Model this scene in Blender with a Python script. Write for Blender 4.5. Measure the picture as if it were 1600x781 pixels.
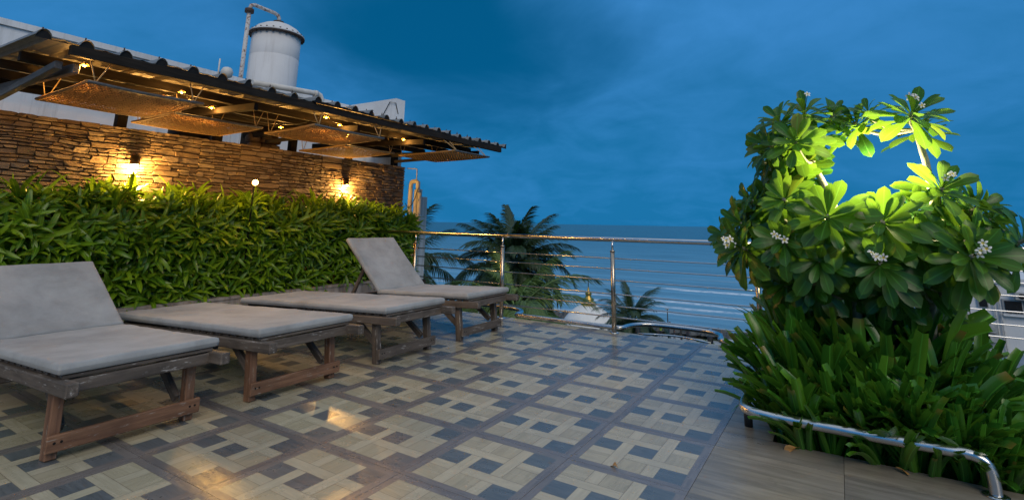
import bpy, bmesh, math, random
import numpy as np
from mathutils import Vector, Matrix, noise as mnoise
R = math.radians
for o in list(bpy.data.objects): bpy.data.objects.remove(o)
S = bpy.context.scene
COL = S.collection

# ------------------------------------------------------------------ camera
CAM = Vector((1.895, -2.069, 1.175))
yaw, pitch, roll = -0.5598, 0.2098, 0.0176
fw = Vector((math.sin(yaw)*math.cos(pitch), math.cos(yaw)*math.cos(pitch), math.sin(pitch)))
rt = Vector((math.cos(yaw), -math.sin(yaw), 0)); up = rt.cross(fw)
r2 = rt*math.cos(roll) + up*math.sin(roll); u2 = r2.cross(fw)
cd = bpy.data.cameras.new('camera'); cam = bpy.data.objects.new('camera', cd); COL.objects.link(cam)
cam.matrix_world = Matrix(((r2.x, u2.x, -fw.x, CAM.x), (r2.y, u2.y, -fw.y, CAM.y), (r2.z, u2.z, -fw.z, CAM.z), (0, 0, 0, 1)))
cd.sensor_width = 36; cd.lens = 803.2/1600*36
cd.shift_x = 0; cd.shift_y = -(390.5-177.6)/1600
cd.clip_start = 0.05; cd.clip_end = 60000
S.camera = cam

# ------------------------------------------------------------------ world, sun, exposure
SUN_EL, SUN_AZ = R(35), R(134)            # azimuth measured clockwise from +y
W = bpy.data.worlds.new('World'); S.world = W; W.use_nodes = True
nt = W.node_tree; nt.nodes.clear()
def wn(t, **k):
    n = nt.nodes.new(t)
    for a, b in k.items(): setattr(n, a, b)
    return n
def wl(a, b): nt.links.new(a, b)
sky = wn('ShaderNodeTexSky', sky_type='NISHITA', sun_disc=False)
sky.sun_elevation = SUN_EL; sky.sun_rotation = SUN_AZ; sky.air_density = 1.0; sky.dust_density = 0.3; sky.ozone_density = 3.0
bw = wn('ShaderNodeRGBToBW'); wl(sky.outputs[0], bw.inputs[0])
def wm(op, a, b=None, c=None):
    n = wn('ShaderNodeMath', operation=op)
    for i, q in enumerate((a, b, c)):
        if q is None: continue
        if isinstance(q, (int, float)): n.inputs[i].default_value = q
        else: wl(q, n.inputs[i])
    return n.outputs[0]
flat = wm('MULTIPLY', wm('POWER', bw.outputs[0], .12), 6.3)     # dusk: the sky is nearly even from horizon to zenith
tc = wn('ShaderNodeTexCoord'); sep = wn('ShaderNodeSeparateXYZ'); wl(tc.outputs['Generated'], sep.inputs[0])
zm = wm('MAXIMUM', wm('ADD', sep.outputs[2], .25), .15)
cmb = wn('ShaderNodeCombineXYZ'); wl(wm('DIVIDE', sep.outputs[0], zm), cmb.inputs[0]); wl(wm('DIVIDE', sep.outputs[1], zm), cmb.inputs[1]); cmb.inputs[2].default_value = 3.1
def wnoise(scale, det, rough, dist):
    n = wn('ShaderNodeTexNoise'); n.inputs['Scale'].default_value = scale; n.inputs['Detail'].default_value = det
    n.inputs['Roughness'].default_value = rough; n.inputs['Distortion'].default_value = dist; wl(cmb.outputs[0], n.inputs['Vector']); return n.outputs[0]
nz = wnoise(1.1, 7, .55, .5); nf = wnoise(3.2, 6, .6, .8)
# one broad dark rain cloud over the sea plus soft uneven cover everywhere
az = wm('ARCTAN2', sep.outputs[0], sep.outputs[1])
def cloud(a0, z0, wa, wz):
    u = wm('DIVIDE', wm('SUBTRACT', az, a0), wa); v = wm('DIVIDE', wm('SUBTRACT', sep.outputs[2], z0), wz)
    return wm('SQRT', wm('ADD', wm('MULTIPLY', u, u), wm('MULTIPLY', v, v)))
d1 = wm('ADD', cloud(-.70, .35, .40, .15), wm('MULTIPLY', wm('SUBTRACT', nz, .5), 1.3))
d2 = wm('ADD', cloud(-.30, .46, .26, .07), wm('MULTIPLY', wm('SUBTRACT', nz, .5), 1.6))
def sstep(x, lo, hi, o0, o1):
    n = wn('ShaderNodeMapRange', interpolation_type='SMOOTHSTEP'); wl(x, n.inputs[0])
    for i, q in enumerate((lo, hi, o0, o1)): n.inputs[i+1].default_value = q
    return n.outputs[0]
dm = wm('MAXIMUM', sstep(d1, .45, 1.35, 1.0, 0), sstep(d2, .3, 1.3, .55, 0))
lift = wm('ADD', sstep(sep.outputs[2], .02, .42, .10, .72), wm('ADD', wm('MULTIPLY', wm('SUBTRACT', nz, .5), 1.0), wm('MULTIPLY', wm('SUBTRACT', nf, .5), .65)))
def wmix(f, a, b, mode='MIX'):
    n = wn('ShaderNodeMix', data_type='RGBA', blend_type=mode)
    for sck, q in ((n.inputs[0], f), (n.inputs[6], a), (n.inputs[7], b)):
        if isinstance(q, (int, float)): sck.default_value = q
        elif isinstance(q, tuple): sck.default_value = (*q, 1)
        else: wl(q, sck)
    return n.outputs[2]
cl = wn('ShaderNodeClamp'); wl(lift, cl.inputs[0])
c0 = wmix(cl.outputs[0], (.010, .150, .350), (.052, .262, .63))
c1 = wmix(dm, c0, (.001, .098, .245))
hi = sstep(sep.outputs[2], .46, .95, 0, .8)
c2 = wmix(hi, c1, (.60, .66, .72))
vm = wn('ShaderNodeVectorMath', operation='SCALE'); wl(c2, vm.inputs[0]); wl(flat, vm.inputs['Scale'])
bg = wn('ShaderNodeBackground'); bg.inputs[1].default_value = 0.10; wl(vm.outputs[0], bg.inputs[0])
wo = wn('ShaderNodeOutputWorld'); wl(bg.outputs[0], wo.inputs[0])
sl = bpy.data.lights.new('sun', 'SUN'); sun = bpy.data.objects.new('sun', sl); COL.objects.link(sun)
sl.energy = 1.0; sl.angle = R(35); sl.color = (1.0, 0.86, 0.66)
sd = Vector((math.sin(SUN_AZ)*math.cos(SUN_EL), math.cos(SUN_AZ)*math.cos(SUN_EL), math.sin(SUN_EL)))
sun.rotation_euler = sd.to_track_quat('Z', 'Y').to_euler()
S.view_settings.view_transform = 'Standard'; S.view_settings.look = 'None'; S.view_settings.exposure = 0.5; S.view_settings.gamma = 1

# ------------------------------------------------------------------ helpers
class MB:
    def __init__(s): s.v = []; s.f = []; s.m = []; s.sm = []; s.uv = []
    def face(s, idx, m=0, sm=False, uv=None): s.f.append(tuple(idx)); s.m.append(m); s.sm.append(sm); s.uv.append(uv)
    def box(s, lo, hi, m=0, mat=None):
        b = len(s.v); x0, y0, z0 = lo; x1, y1, z1 = hi
        P = [(x0,y0,z0),(x1,y0,z0),(x1,y1,z0),(x0,y1,z0),(x0,y0,z1),(x1,y0,z1),(x1,y1,z1),(x0,y1,z1)]
        if mat is not None: P = [tuple(mat @ Vector(p)) for p in P]
        s.v += P
        for q in ((0,3,2,1),(4,5,6,7),(0,1,5,4),(1,2,6,5),(2,3,7,6),(3,0,4,7)): s.face([b+i for i in q], m)
        return s
    def tube(s, pts, r, n=8, m=0, cap=True):
        pts = [Vector(p) for p in pts]; rr = r if isinstance(r, (list, tuple)) else [r]*len(pts)
        t0 = (pts[1]-pts[0]).normalized(); a = Vector((0,0,1)) if abs(t0.z) < .9 else Vector((1,0,0))
        nrm = t0.cross(a).normalized(); b0 = len(s.v)
        for i, p in enumerate(pts):
            t = (pts[min(i+1, len(pts)-1)]-pts[max(i-1, 0)]).normalized()
            nrm = (nrm - t*nrm.dot(t)).normalized(); bn = t.cross(nrm)
            for k in range(n):
                an = 2*math.pi*k/n; s.v.append(tuple(p + (nrm*math.cos(an)+bn*math.sin(an))*rr[i]))
        for i in range(len(pts)-1):
            for k in range(n):
                s.face((b0+i*n+k, b0+i*n+(k+1)%n, b0+(i+1)*n+(k+1)%n, b0+(i+1)*n+k), m, True)
        if cap:
            s.face([b0+k for k in range(n)][::-1], m); s.face([b0+(len(pts)-1)*n+k for k in range(n)], m)
        return s
    def lathe(s, c, prof, n=24, m=0, cap=True):
        b0 = len(s.v); cx, cy, cz = c
        for r, z in prof:
            for k in range(n):
                a = 2*math.pi*k/n; s.v.append((cx+r*math.cos(a), cy+r*math.sin(a), cz+z))
        for i in range(len(prof)-1):
            for k in range(n):
                s.face((b0+i*n+k, b0+i*n+(k+1)%n, b0+(i+1)*n+(k+1)%n, b0+(i+1)*n+k), m, True)
        if cap:
            s.face([b0+k for k in range(n)][::-1], m); s.face([b0+(len(prof)-1)*n+k for k in range(n)], m)
        return s
    def mesh(s, name, mats):
        me = bpy.data.meshes.new(name); me.from_pydata(s.v, [], s.f)
        for m in (mats if isinstance(mats, (list, tuple)) else [mats]): me.materials.append(m)
        me.polygons.foreach_set('material_index', s.m); me.polygons.foreach_set('use_smooth', s.sm)
        if any(u is not None for u in s.uv):
            ul = me.uv_layers.new(name='UVMap'); k = 0
            for f, u in zip(s.f, s.uv):
                for j in range(len(f)):
                    if u is not None: ul.data[k].uv = u[j]
                    k += 1
        me.update(); return me
    def obj(s, name, mats, parent=None, mw=None): return link(name, s.mesh(name, mats), parent, mw)
def link(name, me, parent=None, mw=None):
    o = bpy.data.objects.new(name, me); COL.objects.link(o)
    mw = mw or Matrix.Identity(4)
    if parent is not None:
        o.parent = parent
        q = parent
        w = Matrix.Identity(4)
        ch = []
        while q is not None: ch.append(q); q = q.parent
        for q in reversed(ch): w = w @ q.matrix_basis
        o.matrix_basis = w.inverted() @ mw
    else: o.matrix_basis = mw
    return o
def tag(o, label=None, cat=None, group=None, kind=None):
    for k, v in (('label', label), ('category', cat), ('group', group), ('kind', kind)):
        if v: o[k] = v
    return o
def thing(name, loc, label, cat, group=None):
    o = bpy.data.objects.new(name, None); COL.objects.link(o); o.empty_display_size = .1
    o.matrix_basis = Matrix.Translation(Vector(loc)); return tag(o, label, cat, group)
def beam(name, p0, p1, w, h, mat, parent, upv=(0, 0, 1), bev=.004, wob=0.0):
    """a timber along local X"""
    p0 = Vector(p0); p1 = Vector(p1); L = (p1-p0).length; x = (p1-p0).normalized()
    z = Vector(upv); z = (z - x*z.dot(x)).normalized(); y = z.cross(x)
    bm = bmesh.new(); bmesh.ops.create_cube(bm, size=1)
    for v in bm.verts: v.co = Vector(((v.co.x+.5)*L, v.co.y*w, v.co.z*h))
    bmesh.ops.bevel(bm, geom=list(bm.edges), offset=bev, segments=1, affect='EDGES')
    me = bpy.data.meshes.new(name); bm.to_mesh(me); bm.free(); me.materials.append(mat)
    M = Matrix(((x.x, y.x, z.x, p0.x), (x.y, y.y, z.y, p0.y), (x.z, y.z, z.z, p0.z), (0, 0, 0, 1)))
    return link(name, me, parent, M)

# ------------------------------------------------------------------ materials
class Mat:
    def __init__(s, name):
        s.m = bpy.data.materials.new(name); s.m.use_nodes = True; s.t = s.m.node_tree
        s.b = s.t.nodes['Principled BSDF']
    def n(s, t, **k):
        x = s.t.nodes.new(t)
        for a, b in k.items(): setattr(x, a, b)
        return x
    def l(s, a, b): s.t.links.new(a, b); return s
    def coord(s, kind='Object', scale=(1, 1, 1), rnd=False):
        tc = s.n('ShaderNodeTexCoord'); mp = s.n('ShaderNodeMapping'); mp.inputs['Scale'].default_value = scale
        s.l(tc.outputs[kind], mp.inputs[0])
        if rnd:
            oi = s.n('ShaderNodeObjectInfo'); ml = s.n('ShaderNodeMath', operation='MULTIPLY'); ml.inputs[1].default_value = 37.0
            s.l(oi.outputs['Random'], ml.inputs[0]); s.l(ml.outputs[0], mp.inputs['Location'])
        return mp.outputs[0]
    def noise(s, vec, scale, detail=4, rough=.6, dist=0):
        x = s.n('ShaderNodeTexNoise'); x.inputs['Scale'].default_value = scale; x.inputs['Detail'].default_value = detail
        x.inputs['Roughness'].default_value = rough; x.inputs['Distortion'].default_value = dist; s.l(vec, x.inputs['Vector']); return x.outputs[0]
    def ramp(s, fac, stops):
        x = s.n('ShaderNodeValToRGB'); e = x.color_ramp.elements
        while len(e) < len(stops): e.new(.5)
        for q, (p, c) in zip(e, stops): q.position = p; q.color = (*c, 1) if len(c) == 3 else c
        s.l(fac, x.inputs[0]); return x.outputs[0]
    def mix(s, fac, a, b, mode='MIX'):
        x = s.n('ShaderNodeMix', data_type='RGBA', blend_type=mode)
        for sock, v in ((x.inputs[0], fac), (x.inputs[6], a), (x.inputs[7], b)):
            if isinstance(v, (int, float)): sock.default_value = v
            elif isinstance(v, tuple): sock.default_value = (*v, 1) if len(v) == 3 else v
            else: s.l(v, sock)
        return x.outputs[2]
    def rnd(s): return s.n('ShaderNodeObjectInfo').outputs['Random']
    def bump(s, h, strength=.3, dist=.01):
        x = s.n('ShaderNodeBump'); x.inputs['Strength'].default_value = strength; x.inputs['Distance'].default_value = dist
        s.l(h, x.inputs['Height']); s.l(x.outputs[0], s.b.inputs['Normal']); return s
    def set(s, **k):
        for a, v in k.items():
            i = s.b.inputs[a.replace('_', ' ')]
            if hasattr(v, 'is_linked') or hasattr(v, 'links'): s.l(v, i)
            elif isinstance(v, tuple): i.default_value = (*v, 1) if len(v) == 3 else v
            else: i.default_value = v
        return s

def simple(name, col, rough=.6, metal=0, var=.25, scale=8, bumps=.15, bdist=.004, kind='Object', rough_var=0, spec=None):
    m = Mat(name); v = m.coord(kind, rnd=True); f = m.noise(v, scale, 5)
    d = tuple(c*(1-var) for c in col); h = tuple(min(1, c*(1+var)) for c in col)
    m.set(Base_Color=m.ramp(f, [(.3, d), (.7, h)]), Metallic=metal)
    if rough_var: m.set(Roughness=m.ramp(f, [(.3, (rough-rough_var,)*3), (.7, (rough+rough_var,)*3)]))
    else: m.set(Roughness=rough)
    if spec is not None: m.b.inputs['Specular IOR Level'].default_value = spec
    if bumps: m.bump(m.noise(v, scale*5, 4), bumps, bdist)
    return m.m

def wood(name, dark, light, rough=.7, chips=None, gs=2.2):
    m = Mat(name); v = m.coord('Object', (gs, 38, 38), rnd=True); g = m.noise(v, 1.0, 6, .65, .6)
    base = m.ramp(g, [(.28, dark), (.72, light)])
    v2 = m.coord('Object', (5, 12, 12), rnd=True); big = m.noise(v2, 1.0, 4)
    base = m.mix(m.ramp(big, [(.35, (0, 0, 0)), (.7, (.55, .55, .55))]), base, tuple(c*.4 for c in dark))
    if chips:
        c = m.ramp(m.noise(m.coord('Object', (9, 60, 60), rnd=True), 1, 5, .7), [(.60, (0, 0, 0)), (.66, (1, 1, 1))])
        base = m.mix(c, base, chips)
    m.set(Base_Color=base, Roughness=rough); m.bump(g, .5, .003)
    if 'dark' in name: m.b.inputs['Specular IOR Level'].default_value = .15
    return m.m

M = {}
M['lounger_dark'] = wood('weathered_wood', (.06, .046, .036), (.19, .15, .118), .65, (.36, .33, .30))
M['lounger_red'] = wood('red_brown_wood', (.12, .052, .026), (.33, .17, .09), .62, (.33, .27, .22))
M['beam'] = wood('dark_beam_wood', (.012, .010, .008), (.035, .028, .022), .75)
M['pole_grey'] = wood('grey_pole_wood', (.05, .055, .06), (.14, .15, .16), .6)
m = Mat('cushion_fabric'); v = m.coord('Object', rnd=True)
st = m.ramp(m.noise(v, 3.2, 5, .65), [(.3, (.235, .235, .228)), (.52, (.325, .325, .315)), (.75, (.40, .40, .39))])
blot = m.ramp(m.noise(v, 1.7, 6, .7, 1.2), [(.50, (0, 0, 0)), (.74, (.42,)*3)])
m.set(Base_Color=m.mix(blot, st, (.17, .16, .145)), Roughness=.85); m.b.inputs['Sheen Weight'].default_value = .15
ad = m.n('ShaderNodeMath', operation='ADD'); mu = m.n('ShaderNodeMath', operation='MULTIPLY'); mu.inputs[1].default_value = .25
m.l(m.noise(v, 420, 2), mu.inputs[0]); m.l(mu.outputs[0], ad.inputs[0]); m.l(m.noise(v, 9, 4, .6, .8), ad.inputs[1]); m.bump(ad.outputs[0], .4, .007)
M['fabric'] = m.m
def tilemat(name, a, b, rough, spec=.5, gs=(5, 46, 1), bd=.0022):
    m = Mat(name); v = m.coord('UV', gs, rnd=True); g = m.noise(v, 1, 7, .62, 1.1)
    big = m.noise(m.coord('UV', (3, 3, 3), rnd=True), 1.3, 3)
    c = m.ramp(g, [(.25, a), (.75, b)]); c = m.mix(m.ramp(big, [(.35, (.0,)*3), (.75, (.35,)*3)]), c, tuple(x*.72 for x in a))
    dirt = m.noise(m.coord('Object', (1, 1, 1), rnd=True), 2.5, 5, .7)
    tone = m.ramp(m.rnd(), [(0, (.84, .84, .86)), (.5, (1, 1, 1)), (1, (1.12, 1.09, 1.04))]); c = m.mix(1.0, c, tone, 'MULTIPLY')
    stain = m.ramp(m.noise(m.coord('Object', (1, 1, 1), rnd=True), 5.5, 6, .75, .6), [(.58, (1, 1, 1)), (.78, (.70, .68, .65))]); c = m.mix(1.0, c, stain, 'MULTIPLY')
    m.set(Base_Color=c, Roughness=m.ramp(dirt, [(.3, (rough-.06,)*3), (.75, (rough+.14,)*3)])); m.b.inputs['Specular IOR Level'].default_value = spec
    m.bump(g, .55, bd); return m.m
M['tile_cream'] = tilemat('printed_cream_wood', (.33, .288, .19), (.49, .435, .305), .25, .9)
M['tile_cream2'] = tilemat('printed_pale_plank', (.39, .342, .235), (.54, .485, .35), .25, .9)
M['tile_slate'] = tilemat('printed_slate', (.082, .094, .100), (.158, .176, .186), .25, 1.0)
M['tile_brown'] = tilemat('printed_brown_border', (.135, .120, .112), (.25, .225, .21), .25, 1.0)
M['tile_line'] = tilemat('printed_plank_gap', (.17, .135, .09), (.24, .20, .14), .26)
M['plain_tile'] = tilemat('wood_look_tile', (.15, .135, .11), (.33, .30, .25), .30, gs=(2.2, 22, 1))
M['grout'] = simple('grout', (.06, .055, .05), .8)
M['slab'] = simple('slab_concrete', (.30, .29, .27), .8)
m = Mat('curb_concrete'); v = m.coord('Object'); f = m.noise(m.coord('Object', (6, 6, 1.2)), 1.5, 5)
m.set(Base_Color=m.ramp(f, [(.3, (.16, .125, .10)), (.55, (.34, .29, .245)), (.75, (.42, .38, .34))]), Roughness=.75); m.bump(m.noise(v, 40, 4), .2, .004); M['curb'] = m.m
M['soil'] = simple('dark_soil', (.025, .018, .012), .95, var=.5, scale=20, bumps=.8, bdist=.02)
m = Mat('ledge_stone'); oi = m.n('ShaderNodeObjectInfo'); at = m.n('ShaderNodeAttribute', attribute_name='tint')
sm_ = m.n('ShaderNodeMath', operation='ADD'); m.l(oi.outputs['Random'], sm_.inputs[0]); m.l(at.outputs['Fac'], sm_.inputs[1])
fr = m.n('ShaderNodeMath', operation='FRACT'); m.l(sm_.outputs[0], fr.inputs[0])
base = m.ramp(fr.outputs[0], [(0, (.12, .075, .04)), (.3, (.22, .14, .075)), (.5, (.33, .23, .13)), (.7, (.16, .115, .08)), (.85, (.27, .20, .14)), (1, (.42, .31, .19))])
v = m.coord('Object', (4, 4, 9)); g = m.noise(v, 3, 6, .7, .5)
m.set(Base_Color=m.mix(m.ramp(g, [(.3, (.6,)*3), (.65, (0, 0, 0))]), base, (.09, .06, .038)), Roughness=.72)
m.bump(m.noise(m.coord('Object', (1, 1, 2)), 28, 7, .7), .8, .012); M['stone'] = m.m
M['mortar'] = simple('dark_mortar', (.075, .052, .036), .9)
def leafmat(name, stops, spec=.5, rough=.34, trans=.35, tcol=(.16, .30, .02), tip=None, spots=.15):
    m = Mat(name); oi = m.n('ShaderNodeObjectInfo'); at = m.n('ShaderNodeAttribute', attribute_name='tint')
    a = m.n('ShaderNodeMath', operation='ADD'); m.l(oi.outputs['Random'], a.inputs[0]); m.l(at.outputs['Fac'], a.inputs[1])
    fr = m.n('ShaderNodeMath', operation='FRACT'); m.l(a.outputs[0], fr.inputs[0])
    c = m.ramp(fr.outputs[0], stops)
    uv = m.n('ShaderNodeTexCoord'); sp = m.n('ShaderNodeSeparateXYZ'); m.l(uv.outputs['UV'], sp.inputs[0])
    # midrib (u = across, v = along), pale
    ab = m.n('ShaderNodeMath', operation='SUBTRACT'); m.l(sp.outputs[0], ab.inputs[0]); ab.inputs[1].default_value = .5
    ab2 = m.n('ShaderNodeMath', operation='ABSOLUTE'); m.l(ab.outputs[0], ab2.inputs[0])
    rib = m.ramp(ab2.outputs[0], [(.02, (.55,)*3), (.06, (0, 0, 0))])
    c = m.mix(rib, c, tuple(min(1, x*2.6+.02) for x in stops[1][1]))
    if tip:
        tp = m.ramp(sp.outputs[1], [(.90, (0, 0, 0)), (.98, (.8,)*3)])
        on = m.ramp(fr.outputs[0], [(.90, (0, 0, 0)), (.93, (1, 1, 1))]); c = m.mix(m.mix(1.0, tp, on, 'MULTIPLY'), c, tip)
    nz = m.noise(m.coord('Object'), 22, 4); c = m.mix(m.ramp(nz, [(.55, (0, 0, 0)), (.8, (spots,)*3)]), c, (.16, .13, .03))
    m.set(Base_Color=c, Roughness=rough); m.b.inputs['Specular IOR Level'].default_value = spec
    m.bump(m.noise(m.coord('UV', (30, 2, 1)), 1, 3), .25, .002)
    tr = m.n('ShaderNodeBsdfTranslucent'); m.l(m.mix(.6, c, tcol), tr.inputs[0])
    mixs = m.n('ShaderNodeMixShader'); mixs.inputs[0].default_value = trans
    out = m.t.nodes['Material Output']; m.l(m.b.outputs[0], mixs.inputs[1]); m.l(tr.outputs[0], mixs.inputs[2]); m.l(mixs.outputs[0], out.inputs[0])
    return m.m
M['hedge_leaf'] = leafmat('hedge_leaf', [(0, (.07, .18, .008)), (.35, (.14, .27, .010)), (.8, (.23, .36, .014)), (1, (.06, .15, .01))], tip=(.30, .17, .10))
M['plum_leaf'] = leafmat('plumeria_leaf', [(0, (.03, .12, .016)), (.4, (.05, .17, .02)), (.8, (.10, .22, .022)), (.955, (.03, .12, .03)), (1, (.26, .24, .03))], rough=.27, trans=.48, tcol=(.22, .38, .02))
M['lily_leaf'] = leafmat('strap_leaf', [(0, (.025, .12, .014)), (.4, (.05, .19, .016)), (.8, (.10, .26, .02)), (1, (.03, .13, .022))], tip=(.22, .15, .03), trans=.25, rough=.27)
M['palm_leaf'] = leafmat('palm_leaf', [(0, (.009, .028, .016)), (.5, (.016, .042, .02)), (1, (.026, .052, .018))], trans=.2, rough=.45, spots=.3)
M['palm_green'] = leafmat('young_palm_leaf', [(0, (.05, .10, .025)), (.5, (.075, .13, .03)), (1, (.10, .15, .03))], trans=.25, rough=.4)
M['twig'] = simple('brown_twig', (.07, .045, .028), .85)
M['plum_bark'] = simple('grey_green_bark', (.27, .26, .19), .7, var=.35, scale=30, bumps=.5)
M['palm_bark'] = simple('palm_bark', (.09, .075, .06), .9, var=.4, scale=6, bumps=.6, bdist=.03)
M['petal'] = simple('white_petal', (.78, .76, .68), .5, var=.06, bumps=0)
M['petal_eye'] = simple('yellow_petal_eye', (.75, .55, .08), .5, bumps=0)
M['dryleaf'] = simple('dry_leaf', (.38, .20, .06), .6, var=.4, scale=30)
M['steel'] = simple('brushed_steel', (.62, .62, .62), .2, 1.0, var=.08, scale=12, bumps=0, rough_var=.05)
M['steel_worn'] = simple('worn_steel_tube', (.60, .60, .60), .26, 1.0, var=.14, scale=7, bumps=0, rough_var=.08)
M['steel_bronze'] = simple('bronzed_steel_post', (.46, .39, .31), .27, 1.0, var=.15, scale=12, bumps=0, rough_var=.06)
M['dark_metal'] = simple('dark_painted_metal', (.03, .035, .04), .5, .3)
m = Mat('zinc_sheet'); v = m.coord('Object'); f = m.noise(v, 3, 6, .7)
m.set(Base_Color=m.ramp(f, [(.3, (.13, .125, .115)), (.6, (.25, .245, .23)), (.8, (.15, .10, .065))]), Roughness=.55, Metallic=.25); m.bump(m.noise(v, 30, 4), .2, .004); M['zinc'] = m.m
m = Mat('woven_cane'); v = m.coord('Object', (14, 90, 90), rnd=True); f = m.noise(v, 1, 5, .6)
m.set(Base_Color=m.ramp(f, [(.3, (.20, .115, .045)), (.7, (.46, .29, .125))]), Roughness=.7); m.bump(f, .6, .004)
tr = m.n('ShaderNodeBsdfTranslucent'); tr.inputs[0].default_value = (.42, .25, .09, 1); ms = m.n('ShaderNodeMixShader'); ms.inputs[0].default_value = .30
m.l(m.b.outputs[0], ms.inputs[1]); m.l(tr.outputs[0], ms.inputs[2]); m.l(ms.outputs[0], m.t.nodes['Material Output'].inputs[0]); M['cane'] = m.m
M['rope'] = simple('jute_rope', (.38, .28, .15), .9, scale=60)
M['black'] = simple('black_powder_coat', (.012, .011, .010), .6, spec=.2)
M['bronze'] = simple('dark_bronze_lamp', (.05, .035, .022), .45, .6)
M['cable'] = simple('black_cable', (.012, .012, .012), .55, bumps=0)
def emit(name, col, s):
    m = Mat(name); m.set(Base_Color=(.8, .6, .3), Emission_Color=col, Emission_Strength=s); return m.m
M['glow'] = emit('warm_lamp_glass', (1, .55, .14), 9)
M['glare'] = emit('glaring_lamp_glass', (1, .48, .09), 40)
M['glow_small'] = emit('warm_bulb_glass', (1, .45, .08), 6)
M['petal_lamp'] = simple('amber_plastic_petal', (.55, .33, .06), .5, bumps=0)
def plaster(name, a, b, streak=(.2, .19, .18)):
    m = Mat(name); v = m.coord('Object'); f = m.noise(v, 1.2, 6, .65)
    s = m.ramp(m.noise(m.coord('Object', (7, 7, .5)), 1, 5, .7), [(.52, (0, 0, 0)), (.75, (.55,)*3)])
    m.set(Base_Color=m.mix(s, m.ramp(f, [(.3, a), (.7, b)]), streak), Roughness=.8); m.bump(m.noise(v, 35, 5), .25, .008); return m.m
M['plaster'] = plaster('stained_white_plaster', (.62, .62, .62), (.78, .78, .78), (.34, .33, .31))
M['white_far'] = plaster('white_painted_wall', (.58, .60, .62), (.70, .71, .72), (.42, .43, .44))
M['tank'] = plaster('white_tank_paint', (.56, .55, .55), (.66, .65, .64), (.40, .37, .35))
m = Mat('rusty_white_pipe'); v = m.coord('Object'); f = m.noise(v, 16, 6, .75)
m.set(Base_Color=m.ramp(f, [(.50, (.52, .50, .48)), (.60, (.20, .09, .05))]), Roughness=.75); M['rustpipe'] = m.m
M['rust'] = simple('dark_rust', (.055, .035, .028), .8, var=.5, scale=30)
M['pvc'] = simple('white_pvc', (.58, .56, .52), .5, var=.2, scale=5)
M['window_dark'] = simple('dark_window_glass', (.012, .014, .018), .12, bumps=0)
M['grey_plastic'] = simple('grey_plastic', (.35, .36, .36), .6, bumps=0)
M['gold'] = simple('gold_finial', (.62, .38, .10), .35, 1.0, bumps=0)
M['dome'] = plaster('white_dome', (.62, .61, .58), (.74, .73, .70), (.5, .48, .44))
M['cloth_dark'] = simple('dark_cloth', (.03, .03, .04), .9, bumps=0)
M['cloth_lime'] = simple('lime_cloth', (.34, .48, .05), .9, bumps=0)
M['cloth_blue'] = simple('blue_cloth', (.10, .20, .36), .9, bumps=0)
M['skin'] = simple('brown_skin', (.22, .12, .07), .7, bumps=0)
M['rock'] = simple('wet_dark_rock', (.055, .06, .062), .6, var=.5, scale=2, bumps=.5, bdist=.1, kind='Object')
M['pave'] = simple('pale_paving', (.30, .31, .31), .8, scale=.5)
m = Mat('land_ground'); v = m.coord('Object'); f = m.noise(v, .15, 6)
m.set(Base_Color=m.ramp(f, [(.4, (.05, .07, .03)), (.6, (.16, .14, .10))]), Roughness=.95); M['land'] = m.m
# sea with foam lines where the waves break (parallel to the shore)
m = Mat('sea_water'); tcn = m.n('ShaderNodeTexCoord'); sp = m.n('ShaderNodeSeparateXYZ'); m.l(tcn.outputs['Object'], sp.inputs[0])
def mth(op, a, b=None):
    x = m.n('ShaderNodeMath', operation=op)
    for i, q in enumerate((a, b)):
        if q is None: continue
        if isinstance(q, (int, float)): x.inputs[i].default_value = q
        else: m.l(q, x.inputs[i])
    return x.outputs[0]
wv = m.noise(m.coord('Object', (.018, .05, 1)), 1, 4, .6)
fine = m.noise(m.coord('Object', (.6, 1.3, 1)), 1, 5, .75)
wv2 = m.noise(m.coord('Object', (.11, .2, 1)), 1, 4, .6)
yy = mth('ADD', mth('ADD', sp.outputs[1], mth('MULTIPLY', mth('SUBTRACT', wv, .5), 10)), mth('MULTIPLY', mth('SUBTRACT', wv2, .5), 4.5))
foam = None
for y0, wd, amt in ((133, 2.6, 1.25), (110, 1.6, 1.0), (103, 2.0, 1.1), (95, 1.5, 1.0), (160, 1.6, .3), (86.5, 1.8, 1.0)):
    d = mth('ABSOLUTE', mth('SUBTRACT', yy, y0)); p = mth('MULTIPLY', mth('MAXIMUM', mth('SUBTRACT', 1.0, mth('DIVIDE', d, wd)), 0.0), amt)
    foam = p if foam is None else mth('MAXIMUM', foam, p)
brk = m.ramp(m.noise(m.coord('Object', (.03, .1, 1)), 1, 3), [(.40, (0, 0, 0)), (.58, (1, 1, 1))])
foam = mth('MULTIPLY', mth('MULTIPLY', foam, brk), m.ramp(fine, [(.40, (.08,)*3), (.52, (1, 1, 1))]))
depth = m.ramp(mth('DIVIDE', sp.outputs[1], 700.0), [(.1, (.15, .33, .46)), (.3, (.10, .28, .41)), (1, (.035, .16, .25))])
rip = m.ramp(m.noise(m.coord('Object', (.02, .14, 1)), 1, 6, .7), [(.35, (.72,)*3), (.65, (1.25,)*3)])
depth = m.mix(1.0, depth, rip, 'MULTIPLY')
m.set(Base_Color=m.mix(foam, depth, (.95, .95, .95)), Roughness=.38); m.b.inputs['Specular IOR Level'].default_value = .35
m.bump(mth('ADD', m.noise(m.coord('Object', (.05, .16, 1)), 1, 5, .6), mth('MULTIPLY', fine, .25)), .55, 1.6); M['sea'] = m.m

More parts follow.
